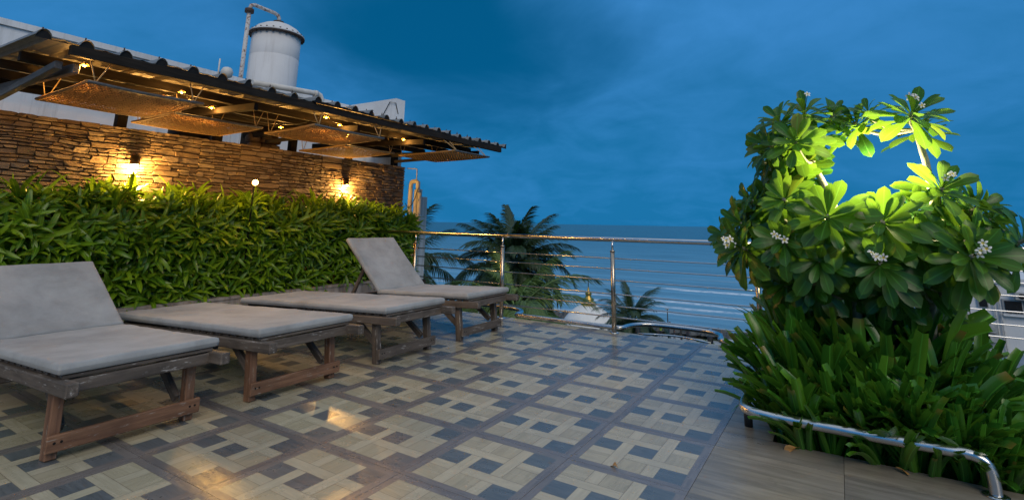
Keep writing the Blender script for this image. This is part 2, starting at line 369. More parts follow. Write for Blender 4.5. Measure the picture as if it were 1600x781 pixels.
# ------------------------------------------------------------------ land and sea
def sheet(name, x0, y0, x1, y1, z, mat):
    b = MB(); b.v = [(x0, y0, z), (x1, y0, z), (x1, y1, z), (x0, y1, z)]; b.face((0, 1, 2, 3)); return tag(b.obj(name, mat), kind='structure')
sheet('ground', -30000, -3000, 30000, 40000, -14.3, M['land'])
sheet('sea', -30000, 81.5, 30000, 39000, -14.15, M['sea'])
sheet('promenade', -400, 72.5, 400, 77.2, -14.2, M['pave'])
rnd = random.Random(5)
b = MB()
for k in range(900):                       # boulders of the sea wall, past counting at this distance
    x = rnd.uniform(-46, 6); y = rnd.uniform(77.6, 82.6); r = rnd.uniform(.35, .8); q = len(b.v)
    for (a, c, e) in ((1,0,0),(-1,0,0),(0,1,0),(0,-1,0),(0,0,1),(0,0,-1)):
        j = rnd.uniform(.6, 1.2); b.v.append((x+a*r*j*1.2, y+c*r*j, -14.1+.25+e*r*j*.8))
    for f in ((0,2,4),(2,1,4),(1,3,4),(3,0,4),(2,0,5),(1,2,5),(3,1,5),(0,3,5)): b.face([q+i for i in f])
tag(b.obj('seawall_rocks', M['rock']), 'dark boulders heaped along the shore below the terrace', 'rocks', kind='stuff')

# ------------------------------------------------------------------ terrace floor
PIT = (1.46, 1.45, 2.62, 3.05)
b = MB(); Z0 = -14.25
XL, XR, YB, YE, XJ, YE2 = -4.27, 8.0, -3.6, 3.83, 1.20, 5.2
b.box((XL, YB, Z0), (PIT[0], YE, -.012)); b.box((PIT[0], YB, Z0), (PIT[2], PIT[1], -.012)); b.box((PIT[2], YB, Z0), (XR, YE2, -.012))
b.box((PIT[0], PIT[3], Z0), (PIT[2], YE2, -.012)); b.box((PIT[0], PIT[1], Z0), (PIT[2], PIT[3], -.30)); b.box((XJ, YE, Z0), (PIT[0], YE2, -.012))
floor = tag(b.obj('terrace_floor', M['grout']), kind='structure')
b = MB(); N = 14
for i in range(N+1):
    for j in range(N+1):
        b.v.append((PIT[0]+(PIT[2]-PIT[0])*i/N, PIT[1]+(PIT[3]-PIT[1])*j/N, -.09+.05*mnoise.noise((i*.7, j*.7, 0))))
for i in range(N):
    for j in range(N): b.face((i*(N+1)+j, (i+1)*(N+1)+j, (i+1)*(N+1)+j+1, i*(N+1)+j+1), 0, True)
tag(b.obj('planting_soil', M['soil']), kind='structure')
T = .6; G = .0022
bands = [.065, .275, .388, .60, .712, .928]
def tile_rects():
    """(u0,v0,u1,v1, material, grain dir) in tile fractions; u along x (j), v along y (i)"""
    out = []
    B0, B1 = .065, .928
    out += [(0, 0, 1, B0, 3, 0), (0, B1, 1, 1, 3, 0), (0, B0, B0, B1, 3, 1), (B1, B0, 1, B1, 3, 1)]
    b0, b1, b2, b3, b4, b5 = bands
    S_ = ((b0, b1), (b2, b3), (b4, b5)); dk_ = {(0, 1), (1, 1), (2, 2), (2, 0)}
    for a in range(3):
        for c in range(3):
            out.append((S_[a][0], S_[c][0], S_[a][1], S_[c][1], 2 if (a, c) in dk_ else 0, 0 if (a, c) in dk_ else (a+c) % 2))
    # planks woven like a pinwheel round the centre square
    for (u0, v0, u1, v1, g) in ((b1, b0, b2, b3, 1), (b0, b3, b3, b4, 0), (b3, b2, b4, b5, 1), (b2, b1, b5, b2, 0),
                                (b3, b0, b4, b1, 1), (b0, b1, b1, b2, 0), (b4, b3, b5, b4, 0), (b1, b4, b2, b5, 1)):
        out.append((u0, v0, u1, v1, 1, g))
    return out
TM = [M['tile_cream'], M['tile_cream2'], M['tile_slate'], M['tile_brown'], M['tile_line']]
def tile_mesh(cells, keep, zt=0.0, plain=False, rs=1, wx=T, wy=T):
    """keep: (x0,y0,x1,y1) local limits in metres"""
    rr = random.Random(rs); b = MB(); kx0, ky0, kx1, ky1 = keep
    ch = .0015
    for (u0, v0, u1, v1, mi, gd) in cells:
        x0, x1, y0, y1 = max(u0*wx, kx0), min(u1*wx, kx1), max(v0*wy, ky0), min(v1*wy, ky1)
        if x1-x0 < .002 or y1-y0 < .002: continue
        ox, oy = rr.uniform(0, 9), rr.uniform(0, 9)
        parts = [(x0, y0, x1, y1, mi)]
        if not plain and mi in (0, 1):                 # printed dark gap along each plank
            e = .0014; parts = [(x0+e, y0+e, x1-e, y1-e, mi), (x0, y0, x1, y0+e, 4), (x0, y1-e, x1, y1, 4), (x0, y0+e, x0+e, y1-e, 4), (x1-e, y0+e, x1, y1-e, 4)]
        for (a0, c0, a1, c1, k) in parts:
            q = len(b.v); P = [(a0, c0), (a1, c0), (a1, c1), (a0, c1)]; b.v += [(x, y, zt) for x, y in P]
            b.face((q, q+1, q+2, q+3), k, False, [((x+ox, y+oy) if gd == 0 else (y+ox, x+oy)) for x, y in P])
    # edges
    q = len(b.v); P = [(kx0, ky0), (kx1, ky0), (kx1, ky1), (kx0, ky1)]
    b.v += [(x, y, zt) for x, y in P] + [(x, y, zt-.010) for x, y in P]
    for k in range(4): b.face((q+k, q+4+k, q+4+(k+1) % 4, q+(k+1) % 4), 3 if not plain else 0, False, [(0, 0)]*4)
    return b
cells = tile_rects(); cache = {}
def put_tile(i, j, keep, key, plain):
    if (key, keep) not in cache:
        cc = [(0, 0, 1, 1, 0, 0)] if plain else cells
        cache[(key, keep)] = tile_mesh(cc, keep, plain=plain, rs=hash(key) % 97).mesh('tile', [M['plain_tile']] if plain else TM)
    rr = random.Random(i*131+j*17)
    link('tile', cache[(key, keep)], floor, Matrix.Translation((j*T, i*T, rr.uniform(-.0006, .0006))))
for i in range(-5, 7):
    for j in range(-7, 2):
        x0 = max(0, XL+.12-j*T) if j == -7 else G/2
        y1 = T-G/2 if (i+1)*T <= YE else YE-i*T
        put_tile(i, j, (round(x0, 4), G/2, T-G/2, round(y1, 4)), 'p', False)
for i in range(-5, 9):                      # plain wood-look tiles on the right, cut round the planting pit
    for j in range(2, 8):
        X0, Y0, X1, Y1 = j*T, i*T, (j+1)*T, min((i+1)*T, YE2)
        if Y1-Y0 < .02: continue
        px0, py0, px1, py1 = PIT
        rects = [(X0, Y0, X1, Y1)]
        if X0 < px1 and X1 > px0 and Y0 < py1 and Y1 > py0:
            rects = [(X0, Y0, X1, min(Y1, py0)), (X0, max(Y0, py1), X1, Y1), (X0, max(Y0, py0), min(X1, px0), min(Y1, py1)), (max(X0, px1), max(Y0, py0), X1, min(Y1, py1))]
        for (a, c, d, e) in rects:
            if d-a > .01 and e-c > .01:
                put_tile(i, j, (round(a-X0+G/2, 4), round(c-Y0+G/2, 4), round(d-X0-G/2, 4), round(e-Y0-G/2, 4)), 'w', True)

# ------------------------------------------------------------------ planter curb and stone wall
b = MB(); b.box((-4.27, -3.6, -.01), (-4.15, 3.9, .262)); curb = b.obj('planter_curb', M['curb'])
b2 = MB(); b2.box((-4.285, -3.6, .264), (-4.137, 3.9, .292)); b2.obj('coping', M['curb'], curb)
tag(curb, 'low stained concrete planter curb under the hedge', 'curb')
b = MB(); b.box((-4.93, -3.6, -14.2), (-4.272, 5.05, .20)); tag(b.obj('hedge_bed', M['soil']), kind='structure')
WX, WT = -4.92, 2.17
wall = thing('stone_wall', (WX, 1.5, 0), 'brown ledgestone wall with rough thin stones behind the hedge', 'wall')
b = MB(); b.box((WX-.22, -3.6, -.2), (WX-.012, 5.05, WT-.01)); b.obj('wall_core', M['mortar'], wall)
rnd = random.Random(11); stones = []
def cut(y0, z0, y1, z1):
    w, h = y1-y0, z1-z0
    hm = rnd.uniform(.05, .118)
    if w > 1.1 and w/h > rnd.uniform(1.2, 2.2): q = y0+w*rnd.uniform(.35, .65); cut(y0, z0, q, z1); cut(q, z0, y1, z1)
    elif h > hm and h > .05 and w/h < 11:
        q = z0+h*rnd.uniform(.34, .66); cut(y0, z0, y1, q); cut(y0, q, y1, z1)
    elif w > max(.15, h*rnd.uniform(2.2, 5.4)): q = y0+w*rnd.uniform(.3, .7); cut(y0, z0, q, z1); cut(q, z0, y1, z1)
    elif h > .075 and rnd.random() < .3: q = z0+h*rnd.uniform(.35, .65); cut(y0, z0, y1, q); cut(y0, q, y1, z1)
    else: stones.append((y0, z0, y1, z1))
cut(-1.8, .95, 5.05, WT)
def wob(y, zc):
    return zc + .020*mnoise.noise((y*1.6, zc*5.0, 1.7)) + .009*mnoise.noise((y*6, zc*11, 5.0)) if zc < WT-.01 else WT + .006*mnoise.noise((y*3, 0, 0))
def stone_geo(b, y0, z0, y1, z1, rr, tint):
    g = .0012; d = rr.uniform(.008, .026); n = 3 if y1-y0 > .14 else 2
    t = [rr.uniform(-.006, .006) for _ in range(8)]
    ys = [y0+g + (y1-y0-2*g)*k/n for k in range(n+1)]
    sl0 = rr.uniform(-.016, .016)
    ring = []
    for k, yv in enumerate(ys): ring.append((yv+(sl0 if k == 0 else 0), wob(yv, z0)+g+(rr.uniform(0, .006) if 0 < k < n else rr.uniform(.002, .009))))
    for k, yv in reversed(list(enumerate(ys))): ring.append((yv-(sl0 if k == 0 else 0), wob(yv, z1)-g-(rr.uniform(0, .006) if 0 < k < n else rr.uniform(.002, .009))))
    cy = sum(p[0] for p in ring)/len(ring); cz = sum(p[1] for p in ring)/len(ring)
    q = len(b.v); L = len(ring)
    for (yv, zv) in ring: b.v.append((WX-.02, yv, zv))
    for (yv, zv) in ring: b.v.append((WX+d*.6, yv+(cy-yv)*.015, zv+(cz-zv)*.05))
    for (yv, zv) in ring: b.v.append((WX+d+rr.uniform(-.004, .004), yv+(cy-yv)*.06, zv+(cz-zv)*.2))
    for a in (0, L):
        for k in range(L): b.face((q+a+k, q+a+(k+1) % L, q+a+L+(k+1) % L, q+a+L+k), 0)
    b.face([q+2*L+k for k in range(L)], 0)
def add_tint(me, vals):
    a = me.attributes.new('tint', 'FLOAT', 'POINT'); a.data.foreach_set('value', vals)
vis = sorted([s for s in stones if s[2] > -.75 and s[3] > 1.25], key=lambda s: -(s[2]-s[0])*(s[3]-s[1])/((Vector((WX, s[0], s[1]))-CAM).length**2.5))[:300]
vs = set(vis); rest = MB(); tv = []
for s in stones:
    rr = random.Random(hash(s)); tn = rr.random()
    if s in vs:
        c = MB(); stone_geo(c, *s, rr, tn); me = c.mesh('stone', M['stone']); link('stone', me, wall)
    else:
        n0 = len(rest.v); stone_geo(rest, *s, rr, tn); tv += [tn]*(len(rest.v)-n0)
me = rest.mesh('small_stones', M['stone']); add_tint(me, tv); tag(link('small_stones', me, wall), kind='stuff')
# stubby stone pillar behind the wall
pil = thing('stone_pillar', (-5.42, 2.42, 2.0), 'stubby pillar of rounded brown stones rising behind the wall', 'pillar')
rr = random.Random(3)
b = MB(); b.box((-5.60, 2.24, -.2), (-5.26, 2.6, 2.56)); b.obj('pillar_core', M['mortar'], pil)
for lv in range(5):
    for k in range(3):
        y0 = 2.17+k*.165+rr.uniform(-.02, .02); z0 = 2.02+lv*.125
        bm = bmesh.new(); bmesh.ops.create_icosphere(bm, subdivisions=2, radius=1)
        for v in bm.verts:
            n_ = 1+.15*mnoise.noise(v.co*1.7+Vector((lv, k, 0))); v.co = Vector((math.copysign(abs(v.co.x)**.6, v.co.x)*.09, math.copysign(abs(v.co.y)**.6, v.co.y)*.088, math.copysign(abs(v.co.z)**.6, v.co.z)*.064))*n_
        me = bpy.data.meshes.new('stone'); bm.to_mesh(me); bm.free(); me.materials.append(M['stone'])
        me.polygons.foreach_set('use_smooth', [True]*len(me.polygons))
        link('stone', me, pil, Matrix.Translation((-5.27, y0+.085, z0+.06)))

# ------------------------------------------------------------------ leaves
def leaf_mesh(name, mat, prof, L, Wd, bend, fold, segs=7, curl=0.0, twist=0, ends=None, tint=0):
    """prof(t)->half-width fraction. Along +Y, normal +Z, bending down by 'bend' radians."""
    b = MB(); pos = Vector((0, 0, 0)); ang = 0
    for i in range(segs+1):
        t = i/segs; w = max(prof(t), .012)*Wd
        tw = twist*t; d = Vector((0, math.cos(ang), -math.sin(ang))); nrm = Vector((0, math.sin(ang), math.cos(ang)))
        side = Vector((math.cos(tw), 0, 0)) + nrm*math.sin(tw)
        up_ = nrm*(fold*w); wave = nrm*(curl*Wd*math.sin(t*9.0))
        b.v += [tuple(pos-side*w+up_+wave), tuple(pos), tuple(pos+side*w+up_-wave)]
        pos = pos+d*(L/segs); ang += bend/segs*(.5+t)
    for i in range(segs):
        q = i*3; t0, t1 = i/segs, (i+1)/segs
        b.face((q, q+1, q+4, q+3), 0, True, [(0, t0), (.5, t0), (.5, t1), (0, t1)])
        b.face((q+1, q+2, q+5, q+4), 0, True, [(.5, t0), (1, t0), (1, t1), (.5, t1)])
    me = b.mesh(name, mat); add_tint(me, [tint]*len(b.v)); return me
def basis(p, d, n):
    d = d.normalized(); n = (n-d*n.dot(d)); n = n.normalized() if n.length > 1e-4 else d.orthogonal().normalized(); s = d.cross(n)
    return Matrix(((s.x, d.x, n.x, p.x), (s.y, d.y, n.y, p.y), (s.z, d.z, n.z, p.z), (0, 0, 0, 1)))
def scatter(parent, protos, inst, mat, single, score, part='leaf', rest_name='foliage', cap=300):
    """inst: list of (proto index, matrix, tint). The cap best-scoring become objects, the rest one part."""
    order = sorted(range(len(inst)), key=lambda k: -score(inst[k])); top = set(order[:cap])
    pv = []
    for me in protos:
        a = np.empty(len(me.vertices)*3); me.vertices.foreach_get('co', a); 
        uv = np.empty(len(me.loops)*2); me.uv_layers[0].data.foreach_get('uv', uv)
        pv.append((a.reshape(-1, 3), [tuple(p.vertices) for p in me.polygons], uv))
    V = []; F = []; U = []; Tn = []; off = 0
    for k, (pi, mw, tn) in enumerate(inst):
        if k in top: link(part, protos[pi], parent, mw); continue
        co, fs, uv = pv[pi]; m_ = np.array(mw); w = co@m_[:3, :3].T+m_[:3, 3]
        V.append(w); F += [tuple(i+off for i in f) for f in fs]; U.append(uv); Tn += [tn]*len(co); off += len(co)
    if V:
        me = bpy.data.meshes.new(rest_name); me.from_pydata(np.concatenate(V).tolist(), [], F); me.materials.append(mat)
        ul = me.uv_layers.new(name='UVMap'); ul.data.foreach_set('uv', np.concatenate(U)); add_tint(me, Tn)
        me.polygons.foreach_set('use_smooth', [True]*len(F)); me.update()
        tag(link(rest_name, me, parent), kind='stuff')
def camscore(it):
    mw = it[1]; c = mw.translation + mw.col[1].xyz*.1; v = c-CAM; d = v.length
    p = Vector((v.dot(r2), v.dot(u2), v.dot(fw)))
    if p.z < .3: return -1
    X = 800+803.2*p.x/p.z; Yp = 177.6-803.2*p.y/p.z
    if not (-20 < X < 1620 and -20 < Yp < 800): return -1
    return abs(mw.col[2].xyz.normalized().dot(v/d))*mw.col[1].xyz.length**2/d**3

# hedge
strap = lambda t: (.35+.65*min(1, t/.3)) * (1 if t < .6 else max(0, 1-((t-.6)/.4)**2.2*.92))
rnd = random.Random(21)
HP = [leaf_mesh('leaf', M['hedge_leaf'], strap, 1, rnd.uniform(.064, .082), bd, .35, 6, .05, rnd.uniform(-.4, .4)) for bd in (.2, .5, .8, 1.1, 1.4, 1.7, .35, .95)]
hedge = thing('hedge', (-4.55, 1.6, .2), 'clipped green hedge of strappy leaves along the stone wall', 'hedge')
inst = []; stems = MB()
def htop(y): return 1.26+.06*mnoise.noise((y*1.1, 0, 0))+.05*mnoise.noise((y*4, 3, 0)) - max(0, y-4.3)*.14
def rosette(c, ax, n, L0):
    ax = ax.normalized(); u = ax.orthogonal().normalized(); v = ax.cross(u)
    a0 = rnd.uniform(0, 6.28)
    for k in range(n):
        a = a0+k*2.4+rnd.uniform(-.3, .3); el = rnd.uniform(.15, 1.25)
        d = (u*math.cos(a)+v*math.sin(a))*math.cos(el)+ax*math.sin(el)
        n_ = ax*math.cos(el)-(u*math.cos(a)+v*math.sin(a))*math.sin(el)*1.0+Vector((0, 0, .35))
        L = L0*rnd.uniform(.65, 1.15)
        inst.append((rnd.randrange(len(HP)), basis(c+d*.01, d, n_) @ Matrix.Scale(L, 4), rnd.random()))
for k in range(820):
    y = rnd.uniform(-1.6, 4.75); z = rnd.uniform(.24, htop(y))
    xf = -4.27+.07*mnoise.noise((y*2.2, z*2.6, 7)) - (.10 if z > 1.15 else 0) - max(0, y-4.0)*.25
    c = Vector((xf-rnd.uniform(0, .09), y, z)); ax = Vector((1, rnd.uniform(-.55, .55), rnd.uniform(-.1, 1.0)))
    rosette(c, ax, rnd.randint(6, 10), .27)
for k in range(190):
    y = rnd.uniform(-1.6, 4.7); c = Vector((rnd.uniform(-4.8, -4.32), y, htop(y)+rnd.uniform(-.14, .05)))
    rosette(c, Vector((rnd.uniform(-.2, .5), rnd.uniform(-.5, .5), 1)), rnd.randint(8, 11), rnd.choice((.24, .27, .31)))
for k in range(46):
    y = rnd.uniform(-1.5, 4.3); rosette(Vector((rnd.uniform(-4.75, -4.35), y, htop(y)+rnd.uniform(.02, .09))), Vector((rnd.uniform(-.15, .3), rnd.uniform(-.3, .3), 1.6)), rnd.randint(6, 9), .34)
for k in range(70):                         # rounded far end of the hedge
    z = rnd.uniform(.2, 1.15); c = Vector((rnd.uniform(-4.8, -4.35), 4.72+rnd.uniform(-.1, .05), z)); rosette(c, Vector((.6, 1, .5)), 8, .22)
for k in range(260):                        # inside
    y = rnd.uniform(-1.6, 4.6); c = Vector((rnd.uniform(-4.8, -4.45), y, rnd.uniform(.3, 1.1))); rosette(c, Vector((1, rnd.uniform(-1, 1), .6)), 6, .22)
for k in range(240):
    y = rnd.uniform(-1.6, 4.6); x = rnd.uniform(-4.75, -4.38); zt = htop(y)-.08
    stems.tube([(x, y, .18), (x+rnd.uniform(-.05, .08), y+rnd.uniform(-.08, .08), zt*.6), (x+rnd.uniform(-.05, .1), y+rnd.uniform(-.15, .15), zt)], .007, 5)
tag(stems.obj('stems', M['twig'], hedge), kind='stuff')
scatter(hedge, HP, inst, M['hedge_leaf'], True, lambda it: camscore(it)*(1 if it[1].translation.x > -4.36 or it[1].translation.z > 1.15 else .05))

# ------------------------------------------------------------------ wall lamps
def wall_lamp(y, z, label, bulb_out, energy):
    t = thing('wall_lamp', (WX+.03, y, z), label, 'wall lamp', 'warm lamps on the stone wall')
    b = MB(); b.box((WX+.022, y-.035, z-.02), (WX+.04, y+.035, z+.06)); b.obj('back_plate', M['black'], t)
    b = MB(); n = 14; prof = []
    for zt in (z-.045, z+.05):
        for k in range(n+1):
            a = math.pi*k/n; b.v.append((WX+.036+.07*math.sin(a), y-.05*math.cos(a), zt))
    for k in range(n): b.face((k, k+1, n+2+k, n+1+k), 0, True)
    b.face(list(range(n+1, 2*n+2)), 0); b.obj('hood', M['bronze'], t)
    lz = z-.055-bulb_out
    bm = bmesh.new(); bmesh.ops.create_uvsphere(bm, u_segments=16, v_segments=10, radius=.030 if bulb_out < .05 else .034)
    me = bpy.data.meshes.new('bulb'); bm.to_mesh(me); bm.free(); me.materials.append(M['glow']); me.polygons.foreach_set('use_smooth', [True]*len(me.polygons))
    link('bulb', me, t, Matrix.Translation((WX+.075, y, lz+.02)))
    if bulb_out > .05: MB().tube([(WX+.075, y, z-.04), (WX+.075, y, lz+.045)], .014, 8).obj('bulb_neck', M['black'], t)
    ld = bpy.data.lights.new('lamp_light', 'POINT'); ld.energy = energy; ld.color = (1, .52, .13); ld.shadow_soft_size = .035
    lo = bpy.data.objects.new('lamp_light', ld); COL.objects.link(lo); lo.parent = t; lo.matrix_basis = Matrix.Translation((.065, 0, lz-z-.035))
wall_lamp(.63, 1.80, 'black hooded wall lamp glowing, at the left over the hedge', 0, 58)
sp_ = thing('spot_lamp', (-4.16, 1.68, .2), 'glaring round bulb lamp standing in the hedge before the stone wall', 'lamp')
MB().tube([(-4.20, 1.68, .2), (-4.20, 1.68, 1.56), (-4.18, 1.68, 1.585)], .009, 8).obj('lamp_stem', M['black'], sp_)
MB().tube([(-4.215, 1.685, 1.60), (-4.165, 1.667, 1.605)], [.022, .036], 14).obj('lamp_head', M['black'], sp_)
bm = bmesh.new(); bmesh.ops.create_uvsphere(bm, u_segments=18, v_segments=12, radius=.033)
me = bpy.data.meshes.new('bulb'); bm.to_mesh(me); bm.free(); me.materials.append(M['glare']); me.polygons.foreach_set('use_smooth', [True]*len(me.polygons))
link('bulb', me, sp_, Matrix.Translation((-4.150, 1.662, 1.608)))
aim = Matrix.Translation((.06, -.04, 1.41)) @ (Vector((-4.10, 1.64, 1.61))-Vector((-1.5, .10, .2))).to_track_quat('Z', 'Y').to_matrix().to_4x4()
for kind_, en in (('SPOT', 30), ('POINT', 17)):          # bright lens aimed at the loungers, spill from the bare bulb
    ld = bpy.data.lights.new('lamp_light', kind_); ld.energy = en*.62; ld.color = (1, .55, .13); ld.shadow_soft_size = .16 if kind_ == 'SPOT' else .12
    if kind_ == 'SPOT': ld.spot_size = R(62); ld.spot_blend = .9
    lo = bpy.data.objects.new('lamp_light', ld); COL.objects.link(lo); lo.parent = sp_; lo.matrix_basis = aim
wall_lamp(3.66, 1.78, 'black hooded wall lamp glowing near the far end of the stone wall', 0, 42)

# ------------------------------------------------------------------ lean-to roof with sheets, timbers
roof = thing('lean_to_roof', (-4.0, 2.2, 2.5), 'corrugated metal lean-to roof on dark timbers over the stone wall', 'roof')
RX0, RX1 = -2.82, -5.55
def rz(x): return 2.425+(RX0-x)*.038
rr = random.Random(4)
y = -.93; k = 0
while y < 4.9:
    w = .80; b = MB(); prof = []
    for r in range(3):
        y0 = y+r*.258
        prof += [(y0, .0), (y0+.010, .026), (y0+.028, .046), (y0+.048, .054), (y0+.068, .046), (y0+.086, .026), (y0+.096, 0), (y0+.15, .004), (y0+.16, .008), (y0+.175, .008), (y0+.185, .004), (y0+.225, 0)]
    prof += [(y+.774, .004), (y+.784, .030), (y+.802, .050), (y+.822, .058), (y+.842, .050)]
    fx = RX0+rr.uniform(-.03, .03); lift = .010*(k % 2)+rr.uniform(0, .006); nx = 7
    for i in range(nx+1):
        x = fx+(RX1-fx)*i/nx
        for (yy_, dz) in prof:
            bend = .03*max(0, (-.55-yy_))*(1-i/nx) if k == 0 else 0
            b.v.append((x, yy_, rz(x)+dz+lift+bend+.006*mnoise.noise((x*2, yy_*3, k))))
    n = len(prof)
    for i in range(nx):
        for q in range(n-1): b.face((i*n+q, i*n+q+1, (i+1)*n+q+1, (i+1)*n+q), 0, False)
    cb = MB(); xe = fx-.012
    q = len(cb.v); cb.v += [(xe, yy_, rz(xe)+dz+lift-.003) for yy_, dz in prof] + [(xe, yy_, rz(xe)-.006) for yy_, dz in prof]
    for i in range(n-1): cb.face((q+i, q+i+1, q+n+i+1, q+n+i))
    cb.obj('eave_light_block', M['black'], roof)  # added dark end faces, stop bulb light showing through the open ribs
    o = b.obj('roof_sheet', M['zinc'], roof); md = o.modifiers.new('thickness', 'SOLIDIFY'); md.thickness = .002
    y += .774; k += 1
b = MB()
for q in range(25):
    yb = -.93+.048+q*.258
    b.tube([(RX0-.08, yb, rz(RX0)+.05), (RX0-.08, yb, rz(RX0)+.088)], .0055, 6).tube([(RX0-.08, yb, rz(RX0)+.055), (RX0-.08, yb, rz(RX0)+.066)], .011, 6)
tag(b.obj('roof_bolts', M['rust'], roof), kind='stuff')
BX = -2.853
for i, (ya, yb, dz) in enumerate(((-.72, 1.02, 0), (1.02, 2.75, -.004), (2.75, 4.1, 0), (4.1, 5.16, -.004))):
    beam('front_beam', (BX, ya, rz(BX)-.045+dz), (BX, yb-.003, rz(BX)-.045+dz), .05, .078, M['beam'], roof)
for xp, hh in ((-3.45, .08), (-3.95, .07), (-4.5, .08), (-5.1, .10)):
    beam('purlin', (xp, -.85, rz(xp)-.055), (xp, 5.10, rz(xp)-.055), .05, hh, M['beam'], roof)
for yr in (-.62, .86, 2.2, 3.4, 4.72):
    beam('rafter', (-2.99, yr, rz(-2.99)-.15), (-5.45, yr, rz(-5.45)-.15), .045, .075, M['pole_grey'] if yr < 0 else M['beam'], roof)
beam('brace', (-3.02, -.72, 2.29), (-5.1, -.66, 2.20), .05, .06, M['pole_grey'], roof)
beam('brace', (-3.3, 2.27, 2.27), (-5.0, 2.27, 2.26), .04, .05, M['beam'], roof)
beam('brace', (-3.3, 4.78, 2.26), (-5.0, 4.78, 2.24), .04, .05, M['beam'], roof)
for yp in (.50, 1.62, 2.76, 3.85, 4.93):
    beam('post', (-5.08, yp, -.2), (-5.08, yp, rz(-5.08)-.11), .10, .10, M['beam'], roof, upv=(1, 0, 0))
# ------------------------------------------------------------------ hanging mats
def mat_thing(x0, y0, x1, y1, z, label, sag, tl):
    t = thing('hanging_mat', ((x0+x1)/2, (y0+y1)/2, z), label, 'hanging mat', 'woven cane mats hung under the roof')
    rr = random.Random(int(y0*100)); b = MB(); n = 46; nx = 26
    # cane strips run along y, woven over and under thin cross strands
    def zs(x, yv): 
        u = (x-x0)/(x1-x0); w = (yv-y0)/(y1-y0)
        return z - sag*4*u*(1-u)*.5 - sag*4*w*(1-w)*.5 + tl*(u-.5) + .008*mnoise.noise((x*2, yv*2, z))
    for i in range(n):
        xa = x0+(x1-x0)*i/n; xb = x0+(x1-x0)*(i+1)/n-.0008
        e0 = rr.uniform(-.008, .012); e1 = rr.uniform(-.012, .008); q = len(b.v)
        for j in range(nx+1):
            yv = y0+e0+(y1+e1-y0-e0)*j/nx; zo = .005*(1 if (i+j) % 2 else -1)
            b.v += [(xa, yv, zs(xa, yv)+zo-.002), ((xa+xb)/2, yv, zs(xa, yv)+zo-.005), (xb, yv, zs(xb, yv)+zo-.002), ((xa+xb)/2, yv, zs(xa, yv)+zo+.003)]
        for j in range(nx):
            if rr.random() < .006: continue
            a = q+j*4
            for s_ in range(4): b.face((a+s_, a+(s_+1) % 4, a+4+(s_+1) % 4, a+4+s_), 0, True)
    tag(b.obj('weave', M['cane'], t), kind='stuff')
    for (xa, ya, xb, yb) in ((x0, y0, x0, y1), (x1, y0, x1, y1), (x0, y0, x1, y0), (x0, y1, x1, y1)):
        pts = [(xa+(xb-xa)*k/8, ya+(yb-ya)*k/8, zs(xa+(xb-xa)*k/8, ya+(yb-ya)*k/8)+.004) for k in range(9)]
        MB().tube(pts, .013, 7).obj('edge_pole', M['pole_grey'] if xa == xb == x1 else M['cane'], t)
    for (xx, yv) in ((x1, y0+.05), (x1, y1-.08), (x0, y0+.06), (x0, y1-.06)):
        for dd in (-.02, .03):
            MB().tube([(xx, yv, zs(xx, yv)), (min(xx, -2.885)+rr.uniform(-.01, .0), yv+dd*3, rz(xx)-.05)], .0045, 5).obj('rope', M['rope'], t)
mat_thing(-3.93, -.57, -2.88, .29, 2.165, 'largest woven cane mat with holes, hung nearest at the left', .012, .02)
mat_thing(-4.42, .36, -3.54, 1.29, 2.165, 'woven cane mat hung close above the wall before the black drum', .008, .02)
mat_thing(-3.72, 1.44, -2.82, 2.46, 2.165, 'woven cane mat with pale front edge hung in the middle of the roof', .012, .02)
mat_thing(-4.70, 2.62, -3.72, 3.55, 2.165, 'dim woven cane mat hung low before the far roof post', .008, .02)
mat_thing(-3.72, 3.66, -2.64, 4.52, 2.165, 'woven cane mat hung at the far seaward end of the roof', .012, .02)
# ------------------------------------------------------------------ string lights
sl_ = thing('string_lights', (-3.4, 1.0, 2.42), 'string of small amber flower bulbs under the corrugated roof', 'string lights')
bp = [(-3.0, -.57), (-3.69, -.56), (-3.6, .27), (-3.23, .26), (-3.61, .56), (-3.68, .78), (-4.06, 1.86), (-2.98, 1.7), (-3.23, 2.1), (-3.7, 2.65), (-3.3, 3.3)]
pts = []
for (x, yv), (x2, y2) in zip(bp[:-1], bp[1:]):
    for k in range(8):
        f = k/8; pts.append((x+(x2-x)*f, yv+(y2-yv)*f, 2.365-.05*4*f*(1-f)))
MB().tube(pts, .004, 5).obj('cable', M['cable'], sl_)
fm = MB()
for k in range(5):
    a = k*1.257; q = len(fm.v); ca, sa = math.cos(a), math.sin(a)
    for (r_, w_, z_) in ((.008, .006, .012), (.026, .014, -.004), (.040, .008, -.014)):
        fm.v += [(.7*(r_*ca-w_*sa), .7*(r_*sa+w_*ca), z_), (.7*(r_*ca+w_*sa), .7*(r_*sa-w_*ca), z_)]
    fm.face((q, q+1, q+3, q+2)); fm.face((q+2, q+3, q+5, q+4))
fmesh = fm.mesh('bulb_petals', M['petal_lamp'])
bm = bmesh.new(); bmesh.ops.create_icosphere(bm, subdivisions=2, radius=.0135); bmesh_ = bpy.data.meshes.new('bulb'); bm.to_mesh(bmesh_); bm.free(); bmesh_.materials.append(M['glow_small'])
for i, (x, yv) in enumerate(bp):
    o = link('bulb', bmesh_, sl_, Matrix.Translation((x, yv, 2.325))); link('bulb_petals', fmesh, o, Matrix.Translation((x, yv, 2.335)))
    ld = bpy.data.lights.new('bulb_light', 'POINT'); ld.energy = 4.6 if i > 5 else 4.2; ld.color = (1, .47, .10); ld.shadow_soft_size = .02
    lo = bpy.data.objects.new('bulb_light', ld); COL.objects.link(lo); lo.parent = sl_; lo.matrix_basis = Matrix.Translation(Vector((x, yv, 2.30))-Vector((-3.4, 1.0, 2.42)))
